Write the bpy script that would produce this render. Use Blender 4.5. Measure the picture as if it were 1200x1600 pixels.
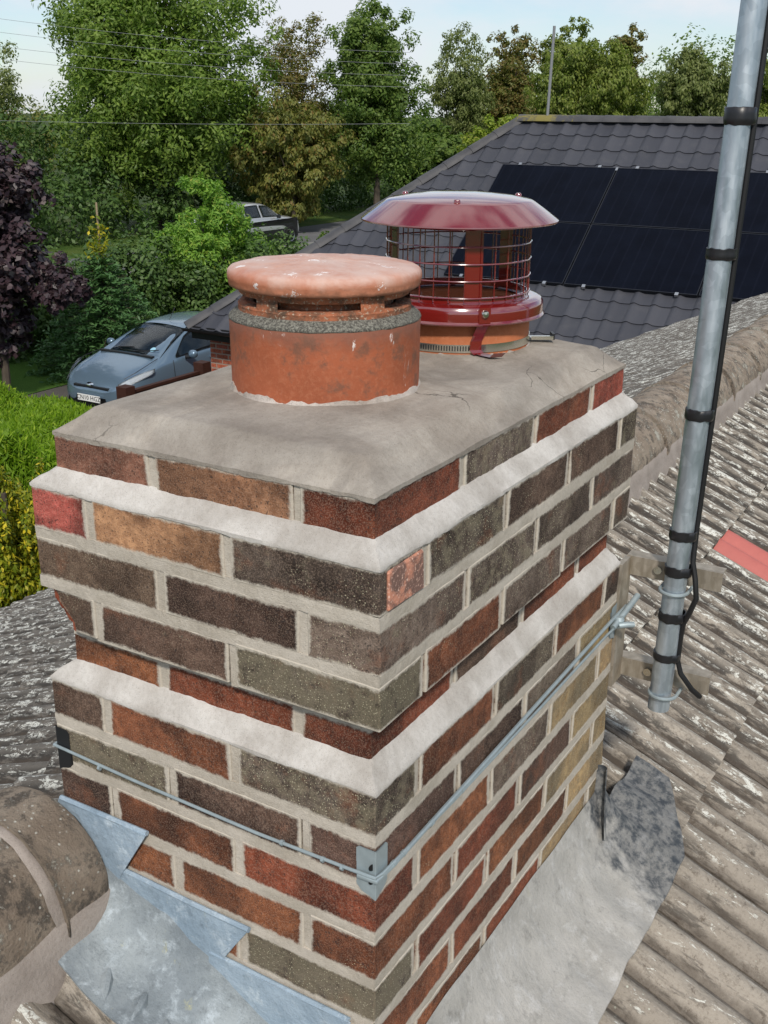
import bpy, bmesh, math, random
import numpy as np
from mathutils import Vector, Matrix, noise as mnoise
rnd = random.Random(7)
S = bpy.context.scene
for o in list(bpy.data.objects): bpy.data.objects.remove(o)
COL = S.collection

# ------------------------------------------------------------------ camera
CAM = np.array([0.59033828, -0.96487428, 0.78686501]); FPX = 1700.83
ROT = np.array([[0.8552610880, 0.5181273707, 0.0085146411],
                [0.1858836329, -0.2914133098, -0.9383632335],
                [-0.4837103951, 0.8041282924, -0.3455458623]])
cd = bpy.data.cameras.new('camera'); cam = bpy.data.objects.new('camera', cd); COL.objects.link(cam)
cd.sensor_fit = 'VERTICAL'; cd.sensor_height = 36.0; cd.lens = FPX / 1600 * 36
cd.clip_start = 0.05; cd.clip_end = 3000
M = Matrix.Identity(4)
for i in range(3):
    M[i][0] = ROT[0][i]; M[i][1] = -ROT[1][i]; M[i][2] = -ROT[2][i]; M[i][3] = CAM[i]
cam.matrix_world = M
S.camera = cam
# ------------------------------------------------------------------ sun, sky, exposure
SUN_EL, SUN_AZ = math.radians(42), math.radians(36)      # azimuth of the sun measured from -Y towards +X (negative: towards -X)
sd = Vector((math.sin(SUN_AZ) * math.cos(SUN_EL), -math.cos(SUN_AZ) * math.cos(SUN_EL), math.sin(SUN_EL)))
sl = bpy.data.lights.new('sun', 'SUN'); so = bpy.data.objects.new('sun', sl); COL.objects.link(so)
sl.energy = 3.0; sl.angle = math.radians(5); sl.color = (1.0, .93, .835)
so.rotation_euler = (-sd).to_track_quat('-Z', 'Y').to_euler(); so.location = (0, -5, 30)
W = bpy.data.worlds.new('World'); S.world = W; W.use_nodes = True
wn = W.node_tree.nodes; wl = W.node_tree.links; wn.clear()
sky = wn.new('ShaderNodeTexSky'); sky.sky_type = 'NISHITA'; sky.sun_disc = False
sky.sun_elevation = SUN_EL; sky.sun_rotation = math.atan2(sd.x, sd.y); sky.air_density = 1.0; sky.dust_density = .5; sky.ozone_density = 3.5
tc = wn.new('ShaderNodeTexCoord'); mp = wn.new('ShaderNodeMapping'); mp.inputs['Scale'].default_value = (1, 1, 2.6)
mp.inputs['Location'].default_value = (.35, .1, .25)
cn = wn.new('ShaderNodeTexNoise'); cn.inputs['Scale'].default_value = 2.1; cn.inputs['Detail'].default_value = 9; cn.inputs['Roughness'].default_value = .58
cr = wn.new('ShaderNodeValToRGB'); cr.color_ramp.elements[0].position = .43; cr.color_ramp.elements[1].position = .58
mx = wn.new('ShaderNodeMix'); mx.data_type = 'RGBA'; mx.inputs['B'].default_value = (6.9, 7.3, 7.8, 1)
bg = wn.new('ShaderNodeBackground'); bg.inputs['Strength'].default_value = .105; wo = wn.new('ShaderNodeOutputWorld')
wl.new(tc.outputs['Generated'], mp.inputs[0]); wl.new(mp.outputs[0], cn.inputs['Vector']); wl.new(cn.outputs['Fac'], cr.inputs[0])
wl.new(cr.outputs[0], mx.inputs['Factor']); wl.new(sky.outputs[0], mx.inputs['A']); wl.new(mx.outputs['Result'], bg.inputs[0]); wl.new(bg.outputs[0], wo.inputs[0])
S.view_settings.view_transform = 'Standard'; S.view_settings.look = 'None'; S.view_settings.gamma = 1
S.view_settings.exposure = 0.14; S.view_settings.use_curve_mapping = False
S.render.engine = 'CYCLES'

# ------------------------------------------------------------------ surveying helpers (bearing through a pixel of the 1200x1600 survey photo)
def ray(u, v): return ROT.T @ np.array([(u - 600) / FPX, (v - 800) / FPX, 1.0])
def at(u, v, d): return Vector(CAM + ray(u, v) * d)
def onz(u, v, z): r = ray(u, v); return Vector(CAM + r * (z - CAM[2]) / r[2])
def depth(p): return float(ROT[2] @ (np.array(p) - CAM))
def pix(p):
    q = ROT @ (np.array(p) - CAM)
    return (600 + FPX * q[0] / q[2], 800 + FPX * q[1] / q[2], q[2])
RIGHT = Vector((.855, .518, 0)).normalized(); AWAY = Vector((-.516, .857, 0)).normalized()
GZ = -4.3
def nz(x, y=0., z=0., s=1.): return mnoise.noise(Vector((x * s, y * s, z * s)))

# ------------------------------------------------------------------ material helpers
class N:
    def __init__(s, name, rough=.8, spec=.3, metal=0.):
        s.m = bpy.data.materials.new(name); s.m.use_nodes = True; s.t = s.m.node_tree; s.n = s.t.nodes; s.l = s.t.links
        s.b = s.n['Principled BSDF']; s.b.inputs['Roughness'].default_value = rough
        s.b.inputs['Specular IOR Level'].default_value = spec; s.b.inputs['Metallic'].default_value = metal
        s.co = s.n.new('ShaderNodeTexCoord'); s.h = None
    def vec(s, scale=(1, 1, 1), src='Object', rand=0.0, rot=(0, 0, 0)):
        m = s.n.new('ShaderNodeMapping'); m.inputs['Scale'].default_value = scale; m.inputs['Rotation'].default_value = rot
        s.l.new(s.co.outputs[src], m.inputs[0])
        if rand:
            oi = s.n.new('ShaderNodeObjectInfo'); mu = s.math('MULTIPLY', oi.outputs['Random'], rand)
            s.l.new(mu, m.inputs['Location'])
        return m.outputs[0]
    def geo(s, scale=(1, 1, 1)):
        g = s.n.new('ShaderNodeNewGeometry'); m = s.n.new('ShaderNodeMapping'); m.inputs['Scale'].default_value = scale
        s.l.new(g.outputs['Position'], m.inputs[0]); return m.outputs[0]
    def noise(s, v, scale, detail=4, rough=.55, dist=0.):
        t = s.n.new('ShaderNodeTexNoise'); s.l.new(v, t.inputs['Vector']); t.inputs['Scale'].default_value = scale
        t.inputs['Detail'].default_value = detail; t.inputs['Roughness'].default_value = rough; t.inputs['Distortion'].default_value = dist
        return t.outputs['Fac']
    def voro(s, v, scale, feat='F1', out='Distance', rand=1.):
        t = s.n.new('ShaderNodeTexVoronoi'); t.feature = feat; s.l.new(v, t.inputs['Vector']); t.inputs['Scale'].default_value = scale
        t.inputs['Randomness'].default_value = rand
        return t.outputs[out]
    def ramp(s, f, a, b, ca=0., cb=1.):
        t = s.n.new('ShaderNodeMapRange'); t.inputs[1].default_value = a; t.inputs[2].default_value = b
        t.inputs[3].default_value = ca; t.inputs[4].default_value = cb; t.interpolation_type = 'SMOOTHSTEP'
        s.l.new(f, t.inputs[0]); return t.outputs[0]
    def math(s, op, a, b=None, c=None):
        t = s.n.new('ShaderNodeMath'); t.operation = op
        for i, x in enumerate((a, b, c)):
            if x is None: continue
            if isinstance(x, (int, float)): t.inputs[i].default_value = x
            else: s.l.new(x, t.inputs[i])
        return t.outputs[0]
    def mix(s, f, a, b, mode='MIX'):
        t = s.n.new('ShaderNodeMix'); t.data_type = 'RGBA'; t.blend_type = mode
        for k, x in (('Factor', f), ('A', a), ('B', b)):
            if isinstance(x, (int, float)): t.inputs[k].default_value = x
            elif isinstance(x, tuple): t.inputs[k].default_value = (*x, 1)
            else: s.l.new(x, t.inputs[k])
        return t.outputs['Result']
    def col(s, c):
        if isinstance(c, tuple): s.b.inputs['Base Color'].default_value = (*c, 1)
        else: s.l.new(c, s.b.inputs['Base Color'])
    def bump(s, h, dist, strength=1.):
        t = s.n.new('ShaderNodeBump'); t.inputs['Distance'].default_value = dist; t.inputs['Strength'].default_value = strength
        s.l.new(h, t.inputs['Height'])
        if s.h is not None: s.l.new(s.h, t.inputs['Normal'])
        s.h = t.outputs[0]; s.l.new(s.h, s.b.inputs['Normal'])
def plain(name, c, rough=.6, spec=.4, metal=0., coat=0., var=0., vs=20.):
    k = N(name, rough, spec, metal)
    if var:
        f = k.noise(k.vec(), vs, 5); k.col(k.mix(f, tuple(x * (1 - var) for x in c), tuple(min(1, x * (1 + var)) for x in c)))
    else: k.col(c)
    if coat: k.b.inputs['Coat Weight'].default_value = coat; k.b.inputs['Coat Roughness'].default_value = .06
    return k.m

# --- brick: tone from the object's own colour, lichen amount from its alpha
def brick_mat(name, mortar=(.49, .445, .375), fine=1.):
    k = N(name, .92, .2); oi = k.n.new('ShaderNodeObjectInfo'); v = k.vec(rand=13.7)
    base = oi.outputs['Color']; al = oi.outputs['Alpha']
    big = k.noise(v, 14 * fine, 4, .6); med = k.noise(v, 75 * fine, 5, .65); gr = k.noise(v, 520 * fine, 3, .7)
    flash_ = k.noise(v, 5.5 * fine, 3, .5, .6)
    c = k.mix(k.ramp(flash_, .34, .66), k.mix(1., base, (.42, .40, .40), 'MULTIPLY'), k.mix(1., base, (1.28, 1.28, 1.25), 'MULTIPLY'))
    c = k.mix(k.ramp(big, .48, .66, 0., .85), c, k.mix(1., c, (.42, .38, .37), 'MULTIPLY'))
    c = k.mix(k.ramp(k.noise(v, 9 * fine, 5, .7), .55, .68, 0., .5), c, (.23, .085, .042))
    c = k.mix(k.ramp(med, .38, .66, .75, 0.), c, k.mix(.9, c, (.45, .40, .38), 'MULTIPLY'))
    c = k.mix(k.ramp(gr, .48, .60, 0., .52), c, k.mix(.26, c, (.80, .60, .46)))
    c = k.mix(k.ramp(k.noise(v, 300 * fine, 2), .56, .68, 0., .75), c, (.035, .028, .026))
    # lichen dust and crusts, more on bricks with more alpha
    d1 = k.voro(v, 260 * fine); sp = k.ramp(d1, .10, .26, 1., 0.)
    zone = k.ramp(k.math('ADD', k.noise(v, 11 * fine, 3), k.math('MULTIPLY', al, .34)), .62, .82)
    c = k.mix(k.math('MULTIPLY', zone, k.math('MULTIPLY', sp, .9)), c, (.62, .58, .40))
    gz = k.ramp(k.math('ADD', k.noise(v, 38 * fine, 5, .7), k.math('MULTIPLY', al, .26)), .68, .90)
    c = k.mix(k.math('MULTIPLY', gz, .42), c, (.28, .245, .165))
    # mortar smeared over the arrises
    u1 = k.n.new('ShaderNodeUVMap'); u1.uv_map = 'edge'; u2 = k.n.new('ShaderNodeUVMap'); u2.uv_map = 'edge2'
    s1 = k.n.new('ShaderNodeSeparateXYZ'); s2 = k.n.new('ShaderNodeSeparateXYZ'); k.l.new(u1.outputs[0], s1.inputs[0]); k.l.new(u2.outputs[0], s2.inputs[0])
    d = k.math('MINIMUM', k.math('MINIMUM', s1.outputs[0], s1.outputs[1]), k.math('MINIMUM', s2.outputs[0], s2.outputs[1]))
    e = k.math('SUBTRACT', d, k.math('MULTIPLY', k.noise(v, 30, 7, .85), .021))
    sm = k.ramp(e, -.0088, -.0030, .97, 0.)
    c = k.mix(sm, c, mortar)
    edge = k.ramp(d, .0, .012, .45, 0.)
    c = k.mix(k.math('MULTIPLY', edge, k.ramp(sm, 0., .5, 1., 0.)), c, k.mix(.8, c, (.35, .3, .3), 'MULTIPLY'))
    k.col(c)
    k.bump(gr, .0012, .8); k.bump(med, .003, .8); k.bump(big, .004, .5)
    return k.m
M_BRICK = brick_mat('weathered_brick')
def raw_mat():
    k = N('raw_broken_brick', .95, .15); v = k.vec()
    c = k.mix(k.ramp(k.noise(v, 90, 5), .3, .7), (.30, .07, .035), (.48, .17, .10)); k.col(c); k.bump(k.noise(v, 220, 5, .7), .004); return k.m
M_RAW = raw_mat()
def spall_mat():
    k = N('spalled_brick', .9, .2); v = k.vec()
    c = k.mix(k.ramp(k.noise(v, 30, 4, .6, .6), .42, .58), (.22, .13, .105), (.60, .27, .18))
    c = k.mix(k.ramp(k.noise(v, 300, 3), .55, .7), c, (.75, .50, .40)); k.col(c); k.bump(k.noise(v, 200, 5, .7), .003); return k.m
M_SPALL = spall_mat()
def mortar_mat(name, a, b, streak=0., pit=1., rough=.9, crack=False):
    k = N(name, rough, .2); v = k.vec()
    n1 = k.noise(v, 9, 5, .6, .4); n2 = k.noise(v, 140, 5, .7); n3 = k.noise(v, 700, 2, .6)
    c = k.mix(k.ramp(n1, .3, .7), a, b)
    c = k.mix(k.ramp(n2, .35, .75, 0., .5), c, k.mix(.6, c, (.55, .52, .48), 'MULTIPLY'))
    c = k.mix(k.ramp(n3, .58, .7, 0., .55), c, k.mix(.85, c, (.35, .32, .3), 'MULTIPLY'))
    if streak:
        w = k.noise(k.vec((3.2, 1.0, 3), rot=(0, 0, .9)), 3.6, 5, .6, .5)
        c = k.mix(k.ramp(w, .44, .60, 0., streak), c, k.mix(.9, c, (1.55, 1.53, 1.5), 'MULTIPLY'))
        k.bump(w, .006, .5)
    if crack:
        vv = k.n.new('ShaderNodeMix'); vv.data_type = 'VECTOR'; vv.inputs[0].default_value = .06
        nn = k.n.new('ShaderNodeTexNoise'); nn.inputs['Scale'].default_value = 14; nn.inputs['Detail'].default_value = 5; k.l.new(v, nn.inputs['Vector'])
        k.l.new(v, vv.inputs[4]); k.l.new(nn.outputs['Color'], vv.inputs[5])
        dd = k.voro(vv.outputs[1], 5.2, 'DISTANCE_TO_EDGE'); ck = k.ramp(dd, .0, .006, .85, 0.)
        ck = k.math('MULTIPLY', ck, k.ramp(k.noise(v, 4.1, 2), .54, .60))
        c = k.mix(ck, c, (.07, .06, .05)); k.bump(ck, .004, -1.)
    k.col(c); k.bump(n2, .0022 * pit, .7); k.bump(n3, .0010 * pit, .8); k.bump(n1, .006, .5)
    return k.m
M_MORT = mortar_mat('pointing_mortar', (.43, .385, .32), (.56, .51, .44))
M_FILLET = mortar_mat('pale_fillet_mortar', (.40, .37, .335), (.61, .585, .55), pit=.7)
M_FLAUNCH = mortar_mat('trowelled_flaunching_mortar', (.245, .215, .183), (.365, .332, .29), streak=.42, pit=.9, crack=True)
M_BEDM = mortar_mat('ridge_bedding_mortar', (.29, .25, .22), (.38, .335, .30))
M_SKIRT = mortar_mat('white_mortar_skirt', (.36, .31, .265), (.62, .56, .51), pit=2.)

def terracotta(name, base=(.42, .125, .052), white=.35, grime=.3):
    k = N(name, .72, .3); v = k.vec()
    n = k.noise(v, 12, 5, .6); f = k.noise(v, 160, 4, .7)
    c = k.mix(k.ramp(n, .3, .72), tuple(x * .78 for x in base), tuple(min(1, x * 1.18) for x in base))
    c = k.mix(k.ramp(f, .45, .7, 0., .25), c, (.52, .22, .12))
    c = k.mix(k.ramp(k.noise(k.vec((30, 30, 5)), 2.2, 6, .72), .62, .76, 0., white * .5), c, (.60, .36, .27))
    zz = k.n.new('ShaderNodeSeparateXYZ'); k.l.new(v, zz.inputs[0])
    c = k.mix(k.ramp(k.math('ADD', zz.outputs[2], k.math('MULTIPLY', k.noise(v, 20, 5, .7), .06)), .515, .545, 0., .65), c, (.15, .075, .055))
    w = k.math('MULTIPLY', k.ramp(k.noise(k.vec((34, 34, 9)), 1.0, 6, .75, .5), .60, .64), k.ramp(k.noise(v, 14, 3), .50, .56))
    c = k.mix(k.math('MULTIPLY', w, white * 2.2), c, (.82, .78, .74))
    g = k.ramp(k.noise(v, 24, 6, .7), .50, .66, 0., grime * 1.5)
    c = k.mix(g, c, (.14, .075, .05)); k.col(c)
    k.bump(f, .0012, .6); k.bump(n, .003, .4); return k.m
M_TERRA = terracotta('terracotta', (.355, .100, .045), .35, .5); M_TERRA2 = terracotta('smooth_terracotta', (.47, .15, .06), .12, .15)
def cap_mat():
    k = N('pale_topped_terracotta_lid', .62, .35); v = k.vec(); g = k.n.new('ShaderNodeNewGeometry')
    s = k.n.new('ShaderNodeSeparateXYZ'); k.l.new(v, s.inputs[0])
    n = k.noise(v, 15, 6, .65, .4); c = k.mix(k.ramp(n, .3, .7), (.43, .145, .075), (.52, .22, .13))
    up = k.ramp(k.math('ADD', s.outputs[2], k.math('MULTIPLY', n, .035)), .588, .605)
    c = k.mix(k.math('MULTIPLY', up, k.ramp(k.noise(v, 9, 5, .7), .3, .6, .2, .72)), c, (.60, .49, .44))  # lid colour turns paler towards its top
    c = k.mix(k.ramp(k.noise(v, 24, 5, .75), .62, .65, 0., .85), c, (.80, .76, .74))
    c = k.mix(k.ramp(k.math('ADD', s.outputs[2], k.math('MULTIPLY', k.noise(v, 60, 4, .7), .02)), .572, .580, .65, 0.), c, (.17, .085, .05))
    k.col(c); k.bump(k.noise(v, 200, 4, .7), .0012, .6); k.bump(n, .004, .4); return k.m
M_CAP = cap_mat()
def grimy():
    k = N('grimy_terracotta', .85, .2); v = k.vec()
    c = k.mix(k.ramp(k.noise(v, 30, 6, .7), .35, .62), (.10, .065, .045), (.40, .14, .07)); c = k.mix(k.ramp(k.noise(v, 260, 3), .55, .7), c, (.45, .36, .27))
    k.col(c); k.bump(k.noise(v, 150, 5, .7), .002); return k.m
M_GRIMY = grimy()
def ringm():
    k = N('gravelly_grey_mortar', .95, .2); v = k.vec()
    c = k.mix(k.ramp(k.noise(v, 330, 4, .75), .38, .66), (.085, .08, .07), (.33, .32, .27)); k.col(c); k.bump(k.noise(v, 200, 5, .8), .004); return k.m
M_RING = ringm()
M_RED = plain('dark_red_gloss_paint', (.165, .008, .007), .16, .8, 0., 1.)
M_RED.node_tree.nodes['Principled BSDF'].inputs['Coat IOR'].default_value = 1.9
def steel(name, a, b, rough=.42, sc=(30, 30, 6)):
    k = N(name, rough, .5, .75); n = k.noise(k.vec(sc), 2.5, 6, .6); n2 = k.voro(k.vec(), 70, 'F1', 'Color')
    c = k.mix(k.ramp(n, .3, .7), a, b)
    h = k.n.new('ShaderNodeSeparateColor'); k.l.new(n2, h.inputs[0])
    c = k.mix(k.ramp(h.outputs[0], .2, .8, 0., .35), c, tuple(x * .75 for x in a)); k.col(c)
    k.l.new(k.ramp(n, .3, .7, rough - .08, rough + .15), k.b.inputs['Roughness']); return k.m
M_GALV = steel('galvanised_steel', (.40, .47, .53), (.55, .61, .66))
M_STEEL = plain('bright_steel', (.72, .70, .62), .22, .5, 1.)
M_OLDST = steel('dull_galvanised_strip', (.36, .31, .24), (.50, .45, .38), .6)
M_ZINC = plain('blue_grey_zinc', (.32, .38, .40), .5, .4, .35, 0., .25, 60)
M_TAPE = plain('black_tape', (.012, .012, .014), .38, .5, 0, 0, .4, 90)
M_CABLE = plain('black_cable', (.01, .01, .011), .5, .4)
M_DARK = plain('black_plastic', (.015, .016, .018), .45, .4)
def lead(name, a, b, white, stain=(.45, .43, .22), dark=0.):
    k = N(name, .72, .35, .1); v = k.vec(); n = k.noise(v, 7, 5, .6, .3); n2 = k.noise(v, 45, 5, .7)
    c = k.mix(k.ramp(n, .32, .68), a, b)
    c = k.mix(k.ramp(k.noise(v, 26, 7, .75, .3), .50, .70, 0., .7), c, white)
    c = k.mix(k.ramp(k.noise(k.vec((9, 9, 1.2)), 3, 5, .7), .62, .74, 0., .7), c, stain)
    c = k.mix(k.ramp(k.noise(v, 34, 6, .75), .52, .72, 0., .5), c, tuple(x * .5 for x in a))
    c = k.mix(k.ramp(k.noise(v, 400, 3, .6), .55, .7, 0., .4), c, tuple(x * .6 for x in a))
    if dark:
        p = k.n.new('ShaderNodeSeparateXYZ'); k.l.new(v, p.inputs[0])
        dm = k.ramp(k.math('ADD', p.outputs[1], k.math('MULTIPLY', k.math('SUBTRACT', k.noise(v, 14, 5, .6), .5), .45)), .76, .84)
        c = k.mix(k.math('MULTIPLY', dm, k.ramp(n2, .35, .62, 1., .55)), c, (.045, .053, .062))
    k.col(c); k.bump(n, .014, .7); k.bump(n2, .004, .7); return k.m
M_LEADB = lead('blue_oxidised_lead', (.25, .33, .405), (.36, .45, .53), (.56, .64, .69))
M_LEADT = lead('mottled_lead', (.19, .22, .24), (.31, .345, .36), (.48, .54, .58))
M_LEADG = lead('grey_lead', (.31, .30, .275), (.42, .405, .375), (.52, .515, .50), (.36, .34, .28), 1.)

def tile_mat():
    k = N('lichened_concrete_tile', .95, .15); v = k.geo(); st = k.geo((6, 34, 10))
    oi = k.n.new('ShaderNodeObjectInfo'); rv = k.math('MULTIPLY', oi.outputs['Random'], 9.)
    big = k.noise(k.geo(), 1.6, 3); n = k.noise(st, 1.4, 6, .72, .5); f = k.noise(v, 150, 4, .75)
    c = k.mix(k.ramp(oi.outputs['Random'], 0, 1, .15, .85), (.30, .265, .22), (.42, .375, .315))
    c = k.mix(k.ramp(f, .45, .75, 0., .6), c, k.mix(.8, c, (.50, .47, .45), 'MULTIPLY'))
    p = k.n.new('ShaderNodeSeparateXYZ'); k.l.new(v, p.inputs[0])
    old = k.ramp(k.math('ADD', k.math('MULTIPLY', p.outputs[0], -1.0), k.math('MULTIPLY', p.outputs[1], .42)), -.55, 1.0)   # lichen growth thickens towards the old end of the roof
    c = k.mix(k.ramp(p.outputs[0], -.72, -.66, .62, 0.), c, (.105, .10, .095))      # the slope beyond the ridge is mixed greyer all over
    th = k.math('SUBTRACT', .60, k.math('MULTIPLY', old, .20))
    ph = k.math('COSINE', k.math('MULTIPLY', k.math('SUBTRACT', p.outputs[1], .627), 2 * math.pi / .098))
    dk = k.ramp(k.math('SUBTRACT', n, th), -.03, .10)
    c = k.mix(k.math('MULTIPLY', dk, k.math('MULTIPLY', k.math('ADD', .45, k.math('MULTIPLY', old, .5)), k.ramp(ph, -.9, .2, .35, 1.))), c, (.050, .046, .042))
    c = k.mix(k.ramp(k.noise(v, 40, 6, .8), .53, .66, 0., .7), c, (.105, .082, .062))
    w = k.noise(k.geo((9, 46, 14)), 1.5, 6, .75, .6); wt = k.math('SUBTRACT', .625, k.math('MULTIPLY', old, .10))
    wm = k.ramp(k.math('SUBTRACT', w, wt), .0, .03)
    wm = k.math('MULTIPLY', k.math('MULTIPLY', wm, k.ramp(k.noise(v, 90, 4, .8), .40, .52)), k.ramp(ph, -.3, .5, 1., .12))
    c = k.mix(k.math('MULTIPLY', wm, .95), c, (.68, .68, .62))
    sp = k.ramp(k.voro(v, 60), .09, .17, 1., 0.); sp = k.math('MULTIPLY', sp, k.ramp(k.noise(v, 7, 3), .52, .62))
    c = k.mix(k.math('MULTIPLY', sp, .85), c, (.58, .60, .50))
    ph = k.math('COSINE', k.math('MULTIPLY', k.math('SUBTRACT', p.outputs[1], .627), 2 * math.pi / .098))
    vm = k.ramp(k.math('ADD', ph, k.math('MULTIPLY', k.math('SUBTRACT', k.noise(v, 22, 5, .7), .5), 1.6)), .15, 1.1)      # colour darkens in the pans between the rolls, edge broken by noise
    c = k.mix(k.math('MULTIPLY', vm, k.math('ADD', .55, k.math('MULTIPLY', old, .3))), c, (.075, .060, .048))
    k.col(c); k.bump(n, .006, .6); k.bump(k.noise(v, 60, 6, .75), .007, .7); k.bump(f, .002, .9); return k.m
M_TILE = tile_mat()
def ridge_mat():
    k = N('lichened_ridge_tile', .95, .15); v = k.geo(); n = k.noise(v, 9, 6, .7, .4)
    c = k.mix(k.ramp(n, .35, .65), (.27, .215, .165), (.40, .335, .265))
    c = k.mix(k.ramp(k.noise(v, 26, 6, .75), .47, .60, 0., .8), c, (.085, .075, .065))
    sp = k.math('MULTIPLY', k.ramp(k.voro(v, 95), .13, .24, 1., 0.), k.ramp(k.noise(v, 10, 4, .7), .47, .55))
    c = k.mix(k.math('MULTIPLY', sp, .9), c, (.66, .65, .58))
    c = k.mix(k.ramp(k.noise(v, 13, 7, .78), .55, .62, 0., .8), c, (.56, .54, .46)); k.col(c)
    k.bump(n, .012, .7); k.bump(k.noise(v, 90, 6, .8), .010, 1.); return k.m
M_RIDGE = ridge_mat()
M_REDT = plain('new_red_tile', (.43, .125, .105), .5, .4, 0, 0, .12, 30)
def slate():
    k = N('dark_grey_coated_tile', .55, .35); v = k.vec(rand=5.); n = k.noise(v, 6, 4)
    oi = k.n.new('ShaderNodeObjectInfo'); c = k.mix(oi.outputs['Random'], (.040, .042, .052), (.058, .060, .072))
    c = k.mix(k.ramp(n, .5, .75, 0., .3), c, (.085, .084, .088)); k.col(c); k.bump(k.noise(v, 60, 4), .002, .5); return k.m
M_SLATE = slate()
def sx_(k, v):
    p = k.n.new('ShaderNodeSeparateXYZ'); k.l.new(v, p.inputs[0]); return p.outputs[0]
def hipm():
    k = N('dark_grey_ridge_tile', .6, .3); v = k.geo(); c = k.mix(k.ramp(k.noise(v, 3, 5), .3, .7), (.050, .050, .055), (.085, .083, .085))
    c = k.mix(k.ramp(k.math('SUBTRACT', k.noise(v, 5, 6, .8), k.math('MULTIPLY', k.math('ABSOLUTE', k.math('ADD', sx_(k, v), 6.3)), .60)), .28, .44, 0., .7), c, (.24, .20, .035)); k.col(c); return k.m
M_HIP = hipm()
def panelm():
    k = N('solar_cells', .35, .06); v = k.vec(); c = k.mix(k.ramp(k.noise(v, 3, 2), .3, .7), (.002, .003, .007), (.003, .0045, .010))
    w = k.n.new('ShaderNodeTexWave'); w.inputs['Scale'].default_value = 2.0; k.l.new(v, w.inputs['Vector'])
    k.col(k.mix(k.ramp(w.outputs['Fac'], .93, 1., 0., .25), c, (.010, .012, .022))); return k.m
M_PANEL = panelm(); M_PFRAME = plain('black_panel_frame', (.014, .016, .022), .35, .5, .3)
M_ALU = plain('aluminium_clamp', (.6, .6, .6), .35, .5, 1.)
M_WALLB = brick_mat('red_house_brick', (.34, .27, .22), .25)
def coursed_mat():
    k = N('coursed_red_brickwork', .92, .15); m = k.n.new('ShaderNodeMapping'); m.inputs['Rotation'].default_value = (-math.pi / 2, 0, 0); k.l.new(k.co.outputs['Object'], m.inputs[0])
    t = k.n.new('ShaderNodeTexBrick'); k.l.new(m.outputs[0], t.inputs['Vector']); t.inputs['Scale'].default_value = 1; t.inputs['Brick Width'].default_value = .225; t.inputs['Row Height'].default_value = .075
    t.inputs['Mortar Size'].default_value = .006; t.inputs['Color1'].default_value = (.36, .085, .045, 1); t.inputs['Color2'].default_value = (.22, .055, .035, 1); t.inputs['Mortar'].default_value = (.34, .27, .22, 1)
    k.l.new(t.outputs['Color'], k.b.inputs['Base Color']); k.bump(t.outputs['Fac'], .004, -1.); return k.m
M_COURSED = coursed_mat()
def ground_mat(name, a, b, sc=1., sc2=40., bd=.02, rough=.95):
    k = N(name, rough, .15); v = k.geo(); n = k.noise(v, sc, 5, .6); f = k.noise(v, sc2, 5, .75)
    c = k.mix(k.ramp(n, .3, .7), a, b); c = k.mix(k.ramp(f, .35, .7, 0., .7), c, k.mix(.8, c, (.5, .5, .45), 'MULTIPLY')); k.col(c); k.bump(f, bd, .8); return k.m
M_LAWN = ground_mat('mown_grass', (.055, .12, .018), (.085, .17, .028), .7, 30)
M_FIELD = ground_mat('rough_ground', (.035, .065, .018), (.07, .09, .03), .3, 12, .05)
M_ROAD = ground_mat('asphalt', (.14, .14, .145), (.19, .19, .195), .5, 60, .004)
M_DRIVE = ground_mat('tarmac_drive', (.075, .07, .065), (.11, .10, .092), .9, 60, .004)
M_GRASSB = ground_mat('verge_grass', (.045, .10, .015), (.10, .14, .03), .8, 25, .05)
M_FENCE = plain('dark_brown_stained_timber', (.045, .016, .010), .7, .3, 0, 0, .4, 12)
M_WOOD = plain('weathered_bark', (.085, .07, .055), .95, .2, 0, 0, .4, 6)
M_CANE = plain('bleached_cane', (.30, .24, .15), .8, .2)
M_WIRE = plain('overhead_wire_metal', (.20, .21, .22), .5, .4)
M_BLACKG = plain('black_gutter_plastic', (.012, .012, .013), .3, .5)
M_PAINT = plain('metallic_blue_car_paint', (.15, .225, .30), .27, .6, .45, .8)
M_PAINT2 = plain('silver_car_paint', (.55, .56, .57), .28, .6, .5, .8)
M_PAINT3 = plain('dark_grey_car_paint', (.06, .06, .065), .35, .6, .4, .5)
M_GLASS = plain('dark_car_glass', (.010, .018, .022), .05, .9, 0., 1.)
M_TYRE = plain('tyre_rubber', (.012, .012, .012), .8, .2); M_RIM = plain('alloy_rim', (.25, .26, .27), .3, .5, .9)
M_CHROME = plain('chrome', (.8, .82, .84), .1, .5, 1.); M_LAMP = plain('headlight_lens', (.80, .86, .90), .10, .8, .1, 1.)
M_WHITE = plain('white_plate', (.75, .76, .74), .4, .4); M_INK = plain('black_plate_lettering', (.01, .01, .01), .5, .3)
M_BADGE = plain('badge_blue', (.03, .06, .22), .2, .6, .2, .5); M_TICK = plain('pale_blue_sticker', (.30, .55, .68), .4, .4)
M_SEAT = plain('car_interior_cloth', (.02, .022, .025), .9, .2)

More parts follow.
